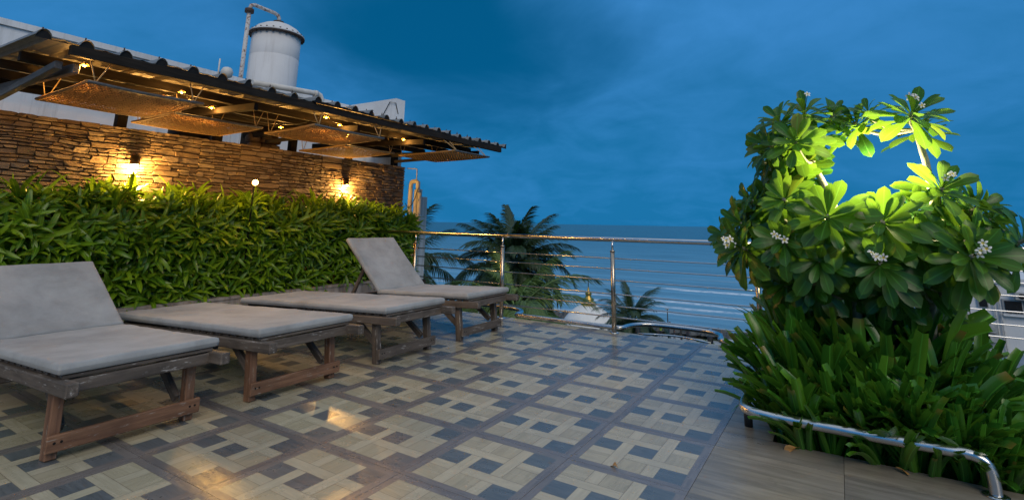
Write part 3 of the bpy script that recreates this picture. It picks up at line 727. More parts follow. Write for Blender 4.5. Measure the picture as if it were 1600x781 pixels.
# ------------------------------------------------------------------ drum, building behind, tank, pipes
d = thing('black_drum', (-5.5, 1.5, 2.0), 'black round drum half hidden behind the cane mats', 'drum')
MB().lathe((-5.55, 1.5, 0), [(.26, 1.6), (.26, 2.42), (.24, 2.44)], 28).obj('drum_body', M['black'], d)
MB().lathe((-5.55, 1.5, 0), [(.24, 2.442), (.22, 2.52), (.13, 2.58), (.03, 2.6)], 28).obj('drum_lid', M['black'], d)
bld = thing('white_building', (-7, 2, -14), 'stained white building rising behind the corrugated roof', 'building')
MB().box((-13, -9, -14.2), (-6.5, 4.95, 3.42)).obj('wall', M['plaster'], bld)
MB().box((-13, -9, 3.422), (-6.47, 4.947, 3.50)).obj('parapet_cap', M['plaster'], bld)
MB().box((-13, 4.952, -14.2), (-5.16, 5.20, 3.50)).obj('fin_wall', M['plaster'], bld)
b = MB()
for k in range(16): b.box((-6.498, 1.75+k*.075, 1.2), (-6.475+.012*(k % 2), 1.75+k*.075+.068, 2.66))
tag(b.obj('vertical_cladding', M['white_far'], bld), kind='stuff')
MB().tube([(-5.16, 5.03, 3.2), (-5.14, 4.93, 3.4), (-5.3, 4.93, 3.44), (-5.6, 4.93, 3.0)], .008, 5).obj('cable', M['cable'], bld)
TC = (-8.30, 4.32, 0); TR = .50
tank = thing('water_tank', (TC[0], TC[1], 3.3), 'tall white steel tank with bolted flange lid above the roof', 'water tank')
MB().lathe(TC, [(TR, 3.2), (TR, 4.60), (TR-.003, 4.605), (TR-.003, 4.612), (TR, 4.617), (TR, 5.10)], 48).obj('tank_body', M['tank'], tank)
MB().lathe(TC, [(TR, 5.102), (TR+.075, 5.102), (TR+.075, 5.122), (TR, 5.124)], 48).obj('flange', M['rust'], tank)
MB().lathe(TC, [(TR+.075, 5.126), (TR+.075, 5.148), (TR+.02, 5.19), (TR-.07, 5.29), (TR-.20, 5.37), (.15, 5.43), (.02, 5.44)], 48).obj('tank_lid', M['tank'], tank)
for k in range(26):
    a = 2*math.pi*k/26; x, yv = TC[0]+(TR+.045)*math.cos(a), TC[1]+(TR+.045)*math.sin(a)
    MB().tube([(x, yv, 5.07), (x, yv, 5.18)], .02, 6).obj('bolt', M['rust'], tank)
px, py = -8.3, 3.63
MB().tube([(px, py, 3.3), (px, py, 5.50)], .042, 12).obj('standpipe', M['rustpipe'], tank)
MB().lathe((px, py, 0), [(.09, 5.44), (.09, 5.48), (.09, 5.52)], 20).obj('pipe_flange', M['rust'], tank)
MB().tube([(px, py, 5.52), (px, py+.03, 5.62), (px, py+.10, 5.65), (TC[0], TC[1]-.12, 5.64), (TC[0], TC[1]-.03, 5.61), (TC[0], TC[1], 5.55), (TC[0], TC[1], 5.45)], .04, 12).obj('cross_pipe', M['rustpipe'], tank)
MB().lathe(TC, [(.11, 5.43), (.11, 5.48)], 20).obj('pipe_flange', M['rust'], tank)
MB().lathe((px, py, 0), [(.075, 3.75), (.075, 3.80)], 16).obj('pipe_flange', M['rust'], tank)
pv = thing('overflow_pipe', (-6.1, 3.4, 3.3), 'white plastic pipe lying on the white building behind the roof ribs', 'pipe')
MB().tube([(-6.1, 2.6, 3.37), (-6.1, 3.86, 3.46), (-6.1, 3.93, 3.44), (-6.1, 3.97, 3.38), (-6.1, 3.98, 2.7)], .05, 12).obj('pipe_run', M['pvc'], pv)
MB().tube([(-6.1, 3.80, 3.452), (-6.1, 3.86, 3.457)], .062, 12).obj('collar', M['pvc'], pv)
an = thing('small_antenna', (-5.0, .9, 2.6), 'small white knob and rod standing on the roof edge', 'antenna')
MB().tube([(-3.3, .60, 2.5), (-3.3, .60, 2.76)], .008, 6).obj('rod', M['pvc'], an)
MB().lathe((-3.25, .66, 0), [(.01, 2.56), (.05, 2.58), (.06, 2.63), (.04, 2.67), (.01, 2.68)], 14).obj('knob', M['pvc'], an)
# drain pipes at the end of the wall
for i, (x, y0, lab) in enumerate(((-4.86, 5.18, 'left white drain pipe beside the end of the stone wall'), (-4.77, 5.24, 'middle white drain pipe past the end of the stone wall'), (-4.68, 5.24, 'right white drain pipe nearest the railing at the wall end'))):
    t = thing('drain_pipe', (x, y0, -2), lab, 'pipe', 'white drain pipes by the wall end')
    if i == 0: MB().tube([(x, y0, -4), (x, y0, 1.84), (x+.015, y0, 1.89), (x+.05, y0, 1.905), (-4.70, y0-.03, 1.905), (-4.655, y0-.03, 1.88), (-4.65, y0-.03, 1.7)], .042, 12).obj('pipe_run', M['pvc'], t)
    else: MB().tube([(x, y0, -4), (x, y0, 1.72), (x+.01, y0, 1.76)], .042, 12).obj('pipe_run', M['pvc'], t)
    MB().tube([(x, y0, 1.2), (x, y0, 1.28)], .05, 12).obj('collar', M['pvc'], t)
t = thing('pipe_frame', (-4.8, 5.1, 2.1), 'thin pale rod bent at the top of the stone wall end', 'rod')
MB().tube([(-4.92, 5.12, 2.15), (-4.68, 5.12, 2.13), (-4.67, 5.12, 2.11), (-4.67, 5.12, 1.86)], .010, 6).obj('rod', M['pvc'], t)
t = thing('loose_cable', (-4.7, 5.1, 1.6), 'black cable drooping across the drain pipes', 'cable')
MB().tube([(-4.62, 5.12, 1.78), (-4.66, 5.1, 1.60), (-4.74, 5.1, 1.47), (-4.82, 5.1, 1.41), (-4.9, 5.1, 1.5)], .007, 6).obj('cable_run', M['cable'], t)
t = thing('mouldy_column', (-4.6, 5.6, -2), 'mouldy white concrete column behind the drain pipes', 'column')
MB().box((-4.935, 5.5, -14), (-4.85, 5.65, 1.64)).obj('column_shaft', plaster('mouldy_plaster', (.45, .44, .42), (.66, .64, .60), (.05, .05, .05)), t)

# ------------------------------------------------------------------ railing
rail = thing('railing', (-1, 3.75, 0), 'stainless steel terrace railing with thin horizontal bars', 'railing')
corner = [(-4.30, 3.75), (1.16, 3.75), (1.16, 5.08), (8.0, 5.08)]
def rl(z, r, name, mat):
    P = []
    for i, (x, yv) in enumerate(corner):
        if i in (1, 2):
            (xa, ya), (xb, yb) = corner[i-1], corner[i+1]; c = Vector((x, yv)); a = (Vector((xa, ya))-c).normalized(); e = (Vector((xb, yb))-c).normalized()
            for k in range(6):
                f = k/5; q = (1-f)**2*(c+a*.12)+2*f*(1-f)*c+f*f*(c+e*.12); P.append((q.x, q.y, z))
        else: P.append((x, yv, z))
    MB().tube(P, r, 12 if r > .01 else 8).obj(name, mat, rail)
rl(1.012, .027, 'top_rail', M['steel'])
for zb in (.80, .685, .56, .41, .282, .165): rl(zb, .0072, 'bar', M['steel'])
def post(x, yv, mat):
    p = MB().tube([(x, yv, 0), (x, yv, .885)], .026, 16).obj('post', mat, rail)
    MB().tube([(x, yv, .885), (x, yv, .99)], .011, 10).obj('spigot', M['steel'], p)
    MB().lathe((x, yv, 0), [(.052, .001), (.052, .006), (.046, .012), (.028, .014)], 20).obj('base_flange', M['steel'], p)
    MB().lathe((x, yv, 0), [(.028, .872), (.028, .892)], 16).obj('collar', mat, p)
for x in (-3.34, -1.84, -.34, 1.16): post(x, 3.72, M['steel_bronze'])
for x in (2.84, 4.34, 5.84): post(x, 5.06, M['steel_bronze'])
# low decorative tube along the floor edge with rounded bulges
tb = thing('edge_tube', (-.5, 3.85, 0), 'bent steel tube running low along the terrace floor edge', 'steel tube')
def bulge(xa, xb, dep, y0=3.845, n=14):
    P = [(xa-.10, y0)]
    for k in range(n+1):
        f = k/n; a = math.pi*(1-f); P.append(((xa+xb)/2+(xb-xa)/2*math.copysign(abs(math.cos(a))**.55, math.cos(a)), y0+.02+dep*math.sin(a)**.8))
    P.append((xb+.10, y0)); return P
P = [(-4.1, 3.845)]+bulge(-2.95, -1.72, .42)+[(-1.4, 3.845), (-.9, 3.845)]+bulge(-.30, .74, .44)+[(1.15, 3.845)]
P3 = [Vector((x, yv, .035)) for x, yv in P]
def chaikin(p, it=2):
    for _ in range(it):
        q = [p[0]]
        for a, c in zip(p[:-1], p[1:]): q += [a*.75+c*.25, a*.25+c*.75]
        p = q+[p[-1]]
    return p
MB().tube(chaikin(P3), .026, 12).obj('tube_run', M['steel_worn'], tb)
for (x, yv) in ((.60, 4.10), (.25, 4.27), (-2.3, 4.27), (-.2, 4.10)): MB().tube([(x, yv, -.6), (x, yv, .02)], .012 if x == .25 else .03, 8).obj('support', M['dark_metal'], tb)
er = thing('edge_rod', (.25, 3.9, 0), 'thin curved steel rod edging the floor under the bent tube', 'rod')
MB().tube([(-.12, 3.85, .0), (.05, 3.93, 0), (.25, 3.99, 0), (.42, 3.96, 0), (.66, 3.85, 0)], .010, 8).obj('rod', M['steel'], er)
# guard tube round the planting pit
gt = thing('guard_tube', (2.38, 1.35, 0), 'curved steel guard tube in front of the planting pit', 'guard rail')
P = [Vector(p) for p in ((2.385, 1.35, 0), (2.385, 1.35, .075), (2.375, 1.35, .13), (2.33, 1.35, .158), (2.25, 1.348, .158), (1.9, 1.345, .156), (1.52, 1.345, .158), (1.40, 1.352, .16), (1.335, 1.385, .16), (1.315, 1.47, .16), (1.315, 1.64, .16))]
MB().tube(chaikin(P, 2), .0255, 14).obj('tube_run', M['steel_worn'], gt)
MB().tube([(1.315, 1.62, .15), (1.315, 1.62, .0)], .024, 12).obj('foot_post', M['dark_metal'], gt)
MB().lathe((2.385, 1.35, 0), [(.05, .001), (.05, .006), (.03, .012)], 20).obj('base_flange', M['steel_worn'], gt)

# ------------------------------------------------------------------ sun loungers
def cushion(L, Wd, h, seed, rx=.026):
    nx, ny = 34, 22; b = MB()
    def param(n, l):
        out = []
        for k in range(n+1):
            t = k/n; t = .5-.5*math.cos(math.pi*t) if k not in (1, n-1) else (.004/l if k == 1 else 1-.004/l); out.append(t*l)
        return out
    xs, ys = param(nx, L), param(ny, Wd); idx = {}
    for side in (1, -1):
        for i, x in enumerate(xs):
            for j, yv in enumerate(ys):
                d = min(x, L-x, yv, Wd-yv); cx_, cy_ = min(x, L-x), min(yv, Wd-yv)
                pr_ = max(0, 1-(1-min(d/rx, 1))**3.2)**(1/3.2)
                nz = .006*mnoise.noise((x*5, yv*5, seed))+.003*mnoise.noise((x*14, yv*11, seed+3)) if side > 0 else 0
                sag = .012*math.sin(math.pi*x/L)*math.sin(math.pi*yv/Wd)
                ex = 0.004*mnoise.noise((x*4, yv*4, seed+9))
                b.v.append((x+ex*(1 if i in (0, nx) else 0), yv-Wd/2+ex*(1 if j in (0, ny) else 0), side*h*.5*pr_+(nz-sag*(side > 0))*pr_))
    n = ny+1; off = (nx+1)*n
    for i in range(nx):
        for j in range(ny):
            b.face((i*n+j, (i+1)*n+j, (i+1)*n+j+1, i*n+j+1), 0, True); b.face((off+i*n+j, off+i*n+j+1, off+(i+1)*n+j+1, off+(i+1)*n+j), 0, True)
    return b
def lounger(yc, label, back_el, seed, wood_front, dx=0.0):
    """head towards -x. back_el: angle of the backrest above the seat plane (radians)."""
    X0 = -1.40+dx; hw = .375
    t = thing('sun_lounger', (X0-1.0, yc, 0), label, 'sun lounger', 'wooden sun loungers on the terrace')
    rr = random.Random(seed); dk, rd = M['lounger_dark'], M[wood_front]
    zt = lambda x: .405+(x-X0)*.048           # frame top slopes down to the head
    for s in (-1, 1):
        beam('side_rail', (X0+.15, yc+s*(hw-.01), zt(X0+.15)-.046), (X0-1.98, yc+s*(hw-.01), zt(X0-1.98)-.046), .055, .064, dk, t, bev=.006)
        lg = beam('leg', (X0-.115, yc+s*(hw-.055), 0), (X0-.15, yc+s*(hw-.055), zt(X0)-.085), .052, .064, rd, t, upv=(1, 0, 0), bev=.005)
        beam('leg', (X0-1.72, yc+s*(hw-.055), 0), (X0-1.68, yc+s*(hw-.055), zt(X0-1.7)-.085), .052, .064, dk, t, upv=(1, 0, 0), bev=.005)
        beam('brace', (X0-.16, yc+s*(hw-.10), .12), (X0-.42, yc+s*(hw-.10), zt(X0-.4)-.09), .03, .05, dk, t, bev=.003)
    for q in (X0-.062,):
        st = beam('stretcher', (q, yc-hw+.015, .085), (q, yc+hw-.015, .085), .024, .078, rd, t, bev=.004)
        for s in (-1, 1):
            for e in (-.014, .014): MB().tube([(q+.010, yc+s*(hw-.06)+e, .09), (q+.0145, yc+s*(hw-.06)+e, .09)], .006, 8).obj('screw', M['black'], st)
    beam('stretcher', (X0-1.66, yc-hw+.02, .085), (X0-1.66, yc+hw-.02, .085), .024, .075, dk, t)
    beam('cross_rail', (X0+.0, yc-hw+.02, zt(X0)-.052), (X0, yc+hw-.02, zt(X0)-.052), .035, .06, dk, t)
    seatL, backL = 1.26, .82
    for k in range(13):
        x = X0-.02-k*.097; beam('slat', (x, yc-hw+.012, zt(x)-.004), (x, yc+hw-.012, zt(x)-.004), .058, .016, dk, t, bev=.002)
    a0 = math.atan(.048); hx = X0-seatL+.03; hz = zt(hx)+.006
    ang = back_el-a0; dirv = Vector((-math.cos(ang), 0, math.sin(ang))); nrm = Vector((math.sin(ang), 0, math.cos(ang)))
    hinge = Vector((hx-.02, yc, hz))
    for s in (-1, 1): beam('back_rail', hinge+dirv*.02+Vector((0, s*(hw-.075), 0))-nrm*.03, hinge+dirv*(backL-.03)+Vector((0, s*(hw-.075), 0))-nrm*.03, .035, .04, dk, t, upv=nrm)
    for k in range(8):
        p = hinge+dirv*(.05+k*.10)-nrm*.002; beam('slat', p+Vector((0, -hw+.03, 0)), p+Vector((0, hw-.03, 0)), .058, .014, dk, t, upv=nrm, bev=.002)
    if back_el > .1:
        p = hinge+dirv*.5-nrm*.05
        for s in (-1, 1): beam('back_prop', p+Vector((0, s*.22, 0)), Vector((hx-.62, yc+s*.22, zt(hx-.6)-.03)), .03, .045, dk, t)
        beam('prop_bar', (hx-.62, yc-hw+.02, zt(hx-.6)-.05), (hx-.62, yc+hw-.02, zt(hx-.6)-.05), .04, .04, dk, t)
    h = .055
    sa = a0; sd_ = Vector((-math.cos(sa), 0, -math.sin(sa))); sn = Vector((-math.sin(sa), 0, math.cos(sa)))
    o = Vector((X0+.02, yc, zt(X0+.02)+.006+h/2)); y_ = Vector((0, -1, 0))
    def fr(o_, x_, n_):
        yy2 = n_.cross(x_); return Matrix(((x_.x, yy2.x, n_.x, o_.x), (x_.y, yy2.y, n_.y, o_.y), (x_.z, yy2.z, n_.z, o_.z), (0, 0, 0, 1)))
    cushion(seatL+.02, hw*2+.03, h, seed).obj('seat_cushion', M['fabric'], t, fr(o, sd_, sn))
    o2 = o+sd_*(seatL+.012)+sn*.0
    if back_el > .1: o2 = o2+nrm*.012-dirv*.0
    cushion(backL, hw*2+.03, h, seed+50).obj('back_cushion', M['fabric'], t, fr(o2, dirv, nrm))
lounger(-.545, 'nearest sun lounger at the left with its backrest raised', .56, 1, 'lounger_red')
lounger(.495, 'flat sun lounger second from the left, next to the nearest raised one', .0, 2, 'lounger_red')
lounger(1.62, 'flat sun lounger third from the left, between flat and raised neighbours', .0, 3, 'lounger_dark')
lounger(2.735, 'farthest sun lounger by the railing with its backrest raised', .80, 4, 'lounger_dark', .02)

# ------------------------------------------------------------------ plumeria shrubs
obov = lambda t: (.10+.90*min(1, max(0, (t-.05)/.60))**1.15) * (1 if t < .72 else math.sqrt(max(.0004, 1-((t-.72)/.28)**2)))
rnd = random.Random(77)
PP = [leaf_mesh('leaf', M['plum_leaf'], obov, 1, rnd.uniform(.145, .17), bd, fo, 9, .03, rnd.uniform(-.25, .25)) for bd, fo in ((.1, .25), (.35, .3), (.6, .25), (.9, .2), (.2, .4), (.5, .35))]
def at(px, py, yv):
    dd = fw + r2*((px-800)/803.2) + u2*((177.6-py)/803.2); t = (yv-CAM.y)/dd.y; return CAM+dd*t
def shrub(root, label, tips, trunk_pts, seed):
    global rnd
    rnd = random.Random(seed)
    t = thing('plumeria_shrub', root, label, 'shrub', 'plumeria shrubs in the planting pit')
    inst = []
    more = []
    for (c, ax, n, L0, fl) in tips:                       # shorter side shoots behind the leading ones
        for q in range(2):
            c2 = Vector(c)+Vector((rnd.uniform(-.13, .13), rnd.uniform(.12, .40), rnd.uniform(-.14, .10)))
            if c2.z < 1.22 or (c2.x < 1.74 and c2.z < 1.9) or c2.x > 2.42: more.append((c2, Vector(ax)+Vector((rnd.uniform(-.5, .5), rnd.uniform(-.3, .5), rnd.uniform(-.3, .3))), max(6, n-7), L0*.9, 0))
    tips = tips+more
    tr = [Vector(p) for p in trunk_pts]
    MB().tube(tr, [.035-.018*k/(len(tr)-1) for k in range(len(tr))], 9).obj('trunk', M['plum_bark'], t)
    for (c, ax, n, L0, fl) in tips:
        n += 8
        c = Vector(c); ax = Vector(ax).normalized()
        j = min(range(len(tr)), key=lambda k: (tr[k]-c).length + (0.35 if tr[k].z > c.z-.05 else 0)); s = tr[j]
        mid = (s+c)/2+Vector((0, 0, -.06))
        MB().tube(chaikin([s, mid, c-ax*.05, c+ax*.01], 1), .012, 7).obj('branch', M['plum_bark'], t)
        u = ax.orthogonal().normalized(); v = ax.cross(u); a0 = rnd.uniform(0, 6.28)
        for k in range(n):
            f = k/(n-1); a = a0+k*2.39996+rnd.uniform(-.2, .2); el = 1.15-1.45*(1-f)**.8+rnd.uniform(-.12, .12)
            rad = u*math.cos(a)+v*math.sin(a); d = rad*math.cos(el)+ax*math.sin(el); d.z -= .10
            nn = ax*math.cos(el)-rad*math.sin(el); L = 1.03*L0*(1.1-.45*f)*rnd.uniform(.85, 1.15)
            M4 = basis(c-ax*(.05*(1-f)), d, nn) @ Matrix.Diagonal((L*rnd.uniform(.9, 1.15), L, L, 1))
            inst.append((rnd.randrange(len(PP)), M4, rnd.random()))
        if fl:
            for q in range(fl):
                fc = c+ax*rnd.uniform(.07, .11)+Vector((rnd.uniform(-.035, .035), rnd.uniform(-.03, .02), rnd.uniform(-.02, .04)))
                flower(fc, (CAM-fc).normalized()+Vector((rnd.uniform(-.7, .7), rnd.uniform(-.5, .5), rnd.uniform(-.2, .9))), rnd.uniform(.6, .85), t)
                MB().tube([c+ax*.01, fc-Vector((0, 0, .004))], .0025, 5).obj('flower_stalk', M['plum_leaf'], t)
    scatter(t, PP, inst, M['plum_leaf'], True, camscore)
    return t
fb = MB()
for k in range(5):
    a = k*1.2566; q = len(fb.v); ca, sa = math.cos(a), math.sin(a)
    for i, (r_, w_, z_) in enumerate(((.002, .002, 0), (.010, .006, .004), (.020, .009, .006), (.028, .007, .004), (.032, .002, .001))):
        fb.v += [(r_*ca-w_*sa-.002*i*sa, r_*sa+w_*ca+.002*i*ca, z_), (r_*ca+w_*sa-.002*i*sa, r_*sa-w_*ca+.002*i*ca, z_+.002)]
    for i in range(4): fb.face((q+2*i, q+2*i+1, q+2*i+3, q+2*i+2), 1 if i == 0 else 0, True)
FLM = fb.mesh('flower', [M['petal'], M['petal_eye']])
def flower(c, n, s, parent):
    n = n.normalized(); x = n.orthogonal().normalized(); y2 = n.cross(x)
    link('flower', FLM, parent, Matrix(((x.x, y2.x, n.x, c.x), (x.y, y2.y, n.y, c.y), (x.z, y2.z, n.z, c.z), (0, 0, 0, 1))) @ Matrix.Scale(s, 4))
# world positions of the branch tips (x, y, z)
left_tips = [((1.60, 2.05, 1.93), (-.4, -.5, .8), 15, .25, 0), ((1.76, 2.15, 1.99), (.0, -.4, .9), 15, .25, 1), ((1.93, 2.2, 1.97), (.35, -.3, .8), 12, .22, 0),
    ((1.54, 1.95, 1.74), (-.7, -.5, .4), 15, .25, 0), ((1.70, 1.85, 1.74), (.0, -.9, .4), 14, .24, 0), ((1.80, 2.1, 1.80), (.1, -.8, .3), 13, .21, 0), ((1.55, 2.1, 1.58), (-.7, -.5, .2), 13, .24, 3),
    ((1.84, 1.75, 1.25), (.0, -.9, .5), 17, .27, 0), ((1.60, 1.85, 1.36), (-.3, -.8, .5), 14, .25, 0), ((1.31, 1.95, 1.20), (-.7, -.5, .5), 17, .26, 0), ((1.31, 1.85, 1.04), (-.7, -.6, .3), 17, .26, 5), ((1.38, 2.05, 1.36), (-.7, -.4, .5), 13, .23, 0),
    ((1.58, 1.78, 1.09), (-.2, -.9, .3), 15, .25, 3), ((1.77, 1.80, .98), (.0, -.9, .2), 13, .25, 0), ((1.46, 2.1, .90), (-.7, -.4, .3), 12, .24, 0), ((1.65, 2.35, 1.2), (-.4, .3, .8), 12, .25, 0), ((1.48, 2.3, 1.45), (-.8, .0, .5), 12, .24, 0),
    ((1.72, 1.95, .82), (.0, -.9, .2), 12, .24, 0), ((1.90, 1.95, 1.02), (.1, -.8, .4), 13, .24, 0), ((1.55, 2.0, .80), (-.4, -.7, .2), 12, .22, 0), ((1.66, 2.1, 1.55), (-.2, -.8, .3), 13, .23, 0), ((1.45, 2.2, 1.2), (-.8, -.2, .3), 12, .24, 0)]
right_tips = [((2.36, 2.0, 1.90), (.3, -.5, .8), 19, .25, 4), ((2.14, 2.15, 1.96), (-.2, -.3, .9), 10, .18, 0), ((2.06, 2.2, 1.90), (-.3, -.5, .7), 12, .22, 0),
    ((2.44, 1.95, 1.42), (.3, -.7, .7), 16, .24, 3), ((2.62, 2.1, 1.32), (.7, -.4, .5), 15, .24, 0), ((2.12, 1.80, 1.22), (-.1, -.8, .6), 16, .26, 0),
    ((2.50, 1.75, 1.04), (.3, -.9, .4), 17, .27, 4), ((2.08, 1.75, .98), (-.1, -.9, .4), 15, .24, 4), ((2.30, 1.90, 1.12), (.0, -.8, .5), 14, .25, 0), ((2.78, 2.0, 1.13), (.8, -.4, .4), 15, .25, 0),
    ((2.32, 2.4, 1.2), (.2, .4, .8), 12, .24, 0), ((2.62, 2.4, 1.2), (.6, .3, .7), 12, .24, 0), ((2.30, 2.05, .85), (.2, -.5, .3), 12, .24, 0),
    ((2.12, 2.0, .80), (-.1, -.8, .2), 12, .22, 0), ((2.30, 1.95, 1.30), (.0, -.6, .7), 13, .23, 0)]
shrub((1.86, 2.2, -.08), 'plumeria shrub at the left of the pit, its crown arching up', left_tips,
      [(1.92, 2.2, -.1), (1.93, 2.2, .35), (1.95, 2.18, .75), (1.93, 2.15, 1.1), (1.86, 2.12, 1.4), (1.78, 2.1, 1.62), (1.72, 2.1, 1.80)], 101)
shrub((2.3, 2.2, -.08), 'plumeria shrub at the right of the pit with a tall tuft and white flowers', right_tips,
      [(2.28, 2.25, -.1), (2.30, 2.24, .35), (2.34, 2.2, .75), (2.38, 2.12, 1.08), (2.41, 2.06, 1.35), (2.40, 2.06, 1.6), (2.37, 2.03, 1.80)], 202)
# small garden floodlight between the shrubs
gl = thing('garden_lamp', (2.13, 2.08, -.08), 'small garden spotlight on a stem hidden among the plumeria leaves', 'garden lamp')
MB().tube([(2.13, 2.08, -.1), (2.13, 2.08, 1.30)], .010, 8).obj('lamp_stem', M['black'], gl)
MB().lathe((2.13, 2.08, 1.29), [(.02, 0), (.035, .015), (.038, .06), (.034, .062)], 18, cap=True).obj('lamp_head', M['black'], gl)
MB().lathe((2.13, 2.08, 1.353), [(.032, 0), (.030, .006), (.012, .011)], 18).obj('lamp_lens', emit('cool_lamp_glass', (1, .93, .62), 40), gl)
ld = bpy.data.lights.new('garden_light', 'POINT'); ld.energy = 36; ld.color = (1, .86, .44); ld.shadow_soft_size = .03
lo = bpy.data.objects.new('garden_light', ld); COL.objects.link(lo); lo.parent = gl; lo.matrix_basis = Matrix.Translation((0, 0, 1.60))

# ------------------------------------------------------------------ strap-leaved lilies filling the pit
blunt = lambda t: .55+.45*min(1, t/.3) if t < .97 else .8
taper = lambda t: (.5+.5*min(1, t/.25))*(1 if t < .55 else max(.03, 1-((t-.55)/.45)**1.6))
rnd = random.Random(9)
LP = [leaf_mesh('leaf', M['lily_leaf'], blunt, 1, rnd.uniform(.040, .052), bd, .75, 9, .02, rnd.uniform(-.5, .5)) for bd in (.2, .5, .85, 1.2)]
LP += [leaf_mesh('leaf', M['lily_leaf'], taper, 1, rnd.uniform(.036, .046), bd, .45, 10, .02, rnd.uniform(-.6, .6)) for bd in (.7, 1.1, 1.5, 2.0, 2.5)]
bed = thing('lily_bed', (2.0, 2.1, -.09), 'dense bed of clipped dark strap leaves filling the planting pit', 'plants')
inst = []
for k in range(175):
    x = rnd.uniform(PIT[0]+.05, PIT[2]-.06); yv = rnd.uniform(PIT[1]+.04, PIT[3]-.06)
    if k < 48: yv = PIT[1]+.04+rnd.random()*.22
    elif k < 62: x = PIT[0]+.04+rnd.random()*.12
    out = Vector(((x-2.0)*(.85 if x > 2 else .30), (yv-2.25)*(.9 if yv > 2.25 else .62), 0)); H = (.93-.17*max(0, x-2.2)/.42*2-.06*max(0, 1.7-x)/.24)*(.52+.48*min(1, (yv-PIT[1])/.60))
    fa = rnd.uniform(0, 3.14); fan = Vector((math.cos(fa), math.sin(fa), 0)); lean = out*rnd.uniform(.15, .75)+Vector((rnd.uniform(-.10 if x < 1.7 else -.22, .22), rnd.uniform(-.12, .22), 0))
    m_ = rnd.randint(9, 13)
    for q in range(m_):
        f = (q/(m_-1)-.5)*2; d = Vector((0, 0, 1))+fan*f*.42+Vector((rnd.uniform(-.10, .10), rnd.uniform(-.10, .10), 0))+lean
        L = H*rnd.uniform(.62, 1.06)*(1-.18*abs(f))
        side = fan.cross(Vector((0, 0, 1))); n_ = Vector((-d.x, -d.y, .45))+side*rnd.uniform(-.5, .5)
        front = k < 48; pi_ = rnd.randrange(4) if rnd.random() < (.95 if front else .74) else 4+rnd.randrange(5 if not front else 2)
        inst.append((pi_, basis(Vector((x+fan.x*f*.03+rnd.uniform(-.015, .015), yv+fan.y*f*.03+rnd.uniform(-.015, .015), -.10)), d, n_) @ Matrix.Diagonal((L*rnd.uniform(.9, 1.25), L, L, 1)), rnd.random()))
scatter(bed, LP, inst, M['lily_leaf'], True, lambda it: camscore((it[0], it[1] @ Matrix.Translation((0, .5, 0)), it[2])))
# fallen leaves
def fallen(x, yv, z, s, rot, label):
    o = link('fallen_leaf', leaf_mesh('fallen_leaf', M['dryleaf'], obov, s, s*.22, 1.2, .5, 6, .15, .6), None, Matrix.Translation((x, yv, z)) @ Matrix.Rotation(rot, 4, 'Z')); tag(o, label, 'leaf')
fallen(.86, .62, .012, .07, .9, 'small dry curled leaf lying on the patterned tiles')
fallen(1.60, 1.40, .014, .09, 2.2, 'yellow dry leaf lying at the left corner of the pit')
fallen(2.02, 1.42, .012, .08, 4.0, 'brown dry leaf lying on the front edge of the pit')

# ------------------------------------------------------------------ palms beyond the railing
def frond_mesh(mat, L, droop, seed, n=84, leafL=.62):
    rr = random.Random(seed); b = MB(); pts = []; pos = Vector((0, 0, 0)); ang = 0
    for i in range(n+1):
        t = i/n; pts.append((pos.copy(), ang)); pos = pos+Vector((0, math.cos(ang), -math.sin(ang)))*(L/n); ang += droop/n*(.35+1.3*t)
    b.tube([p for p, a in pts[::4]], [.028*(1-.85*i/(len(pts[::4])-1)) for i in range(len(pts[::4]))], 5)
    for f in range(len(b.uv)): b.uv[f] = [(.5, .5)]*len(b.f[f])
    for i, (p, a) in enumerate(pts):
        t = i/n
        if t < .16: continue
        ll = leafL*(math.sin(math.pi*min(1, .18+.82*t*.9))**.6)*rr.uniform(.8, 1.15)
        d = Vector((0, math.cos(a), -math.sin(a))); nn = Vector((0, math.sin(a), math.cos(a)))
        for s in (-1, 1):
            dirl = (Vector((s, 0, 0))*1.0+d*(.55+.7*t)+nn*rr.uniform(-.05, .3)).normalized(); wv = d.cross(dirl).cross(dirl).normalized()*.018
            q = len(b.v); dr = Vector((0, 0, -1))
            p1 = p+dirl*ll*.45+dr*ll*.04; p2 = p+dirl*ll*.8+dr*ll*(.26+.25*rr.random()); p3 = p2+dirl*ll*.10+dr*ll*(.34+.2*rr.random())
            b.v += [tuple(p-wv*.5), tuple(p+wv*.5), tuple(p1-wv), tuple(p1+wv), tuple(p2-wv*.7), tuple(p2+wv*.7), tuple(p3)]
            b.face((q, q+1, q+3, q+2), 0, False, [(.3, 0), (.7, 0), (.7, .5), (.3, .5)]); b.face((q+2, q+3, q+5, q+4), 0, False, [(.3, .5), (.7, .5), (.7, .8), (.3, .8)]); b.face((q+4, q+5, q+6), 0, False, [(.3, .8), (.7, .8), (.5, .89)])
    me = b.mesh('frond', mat); return me
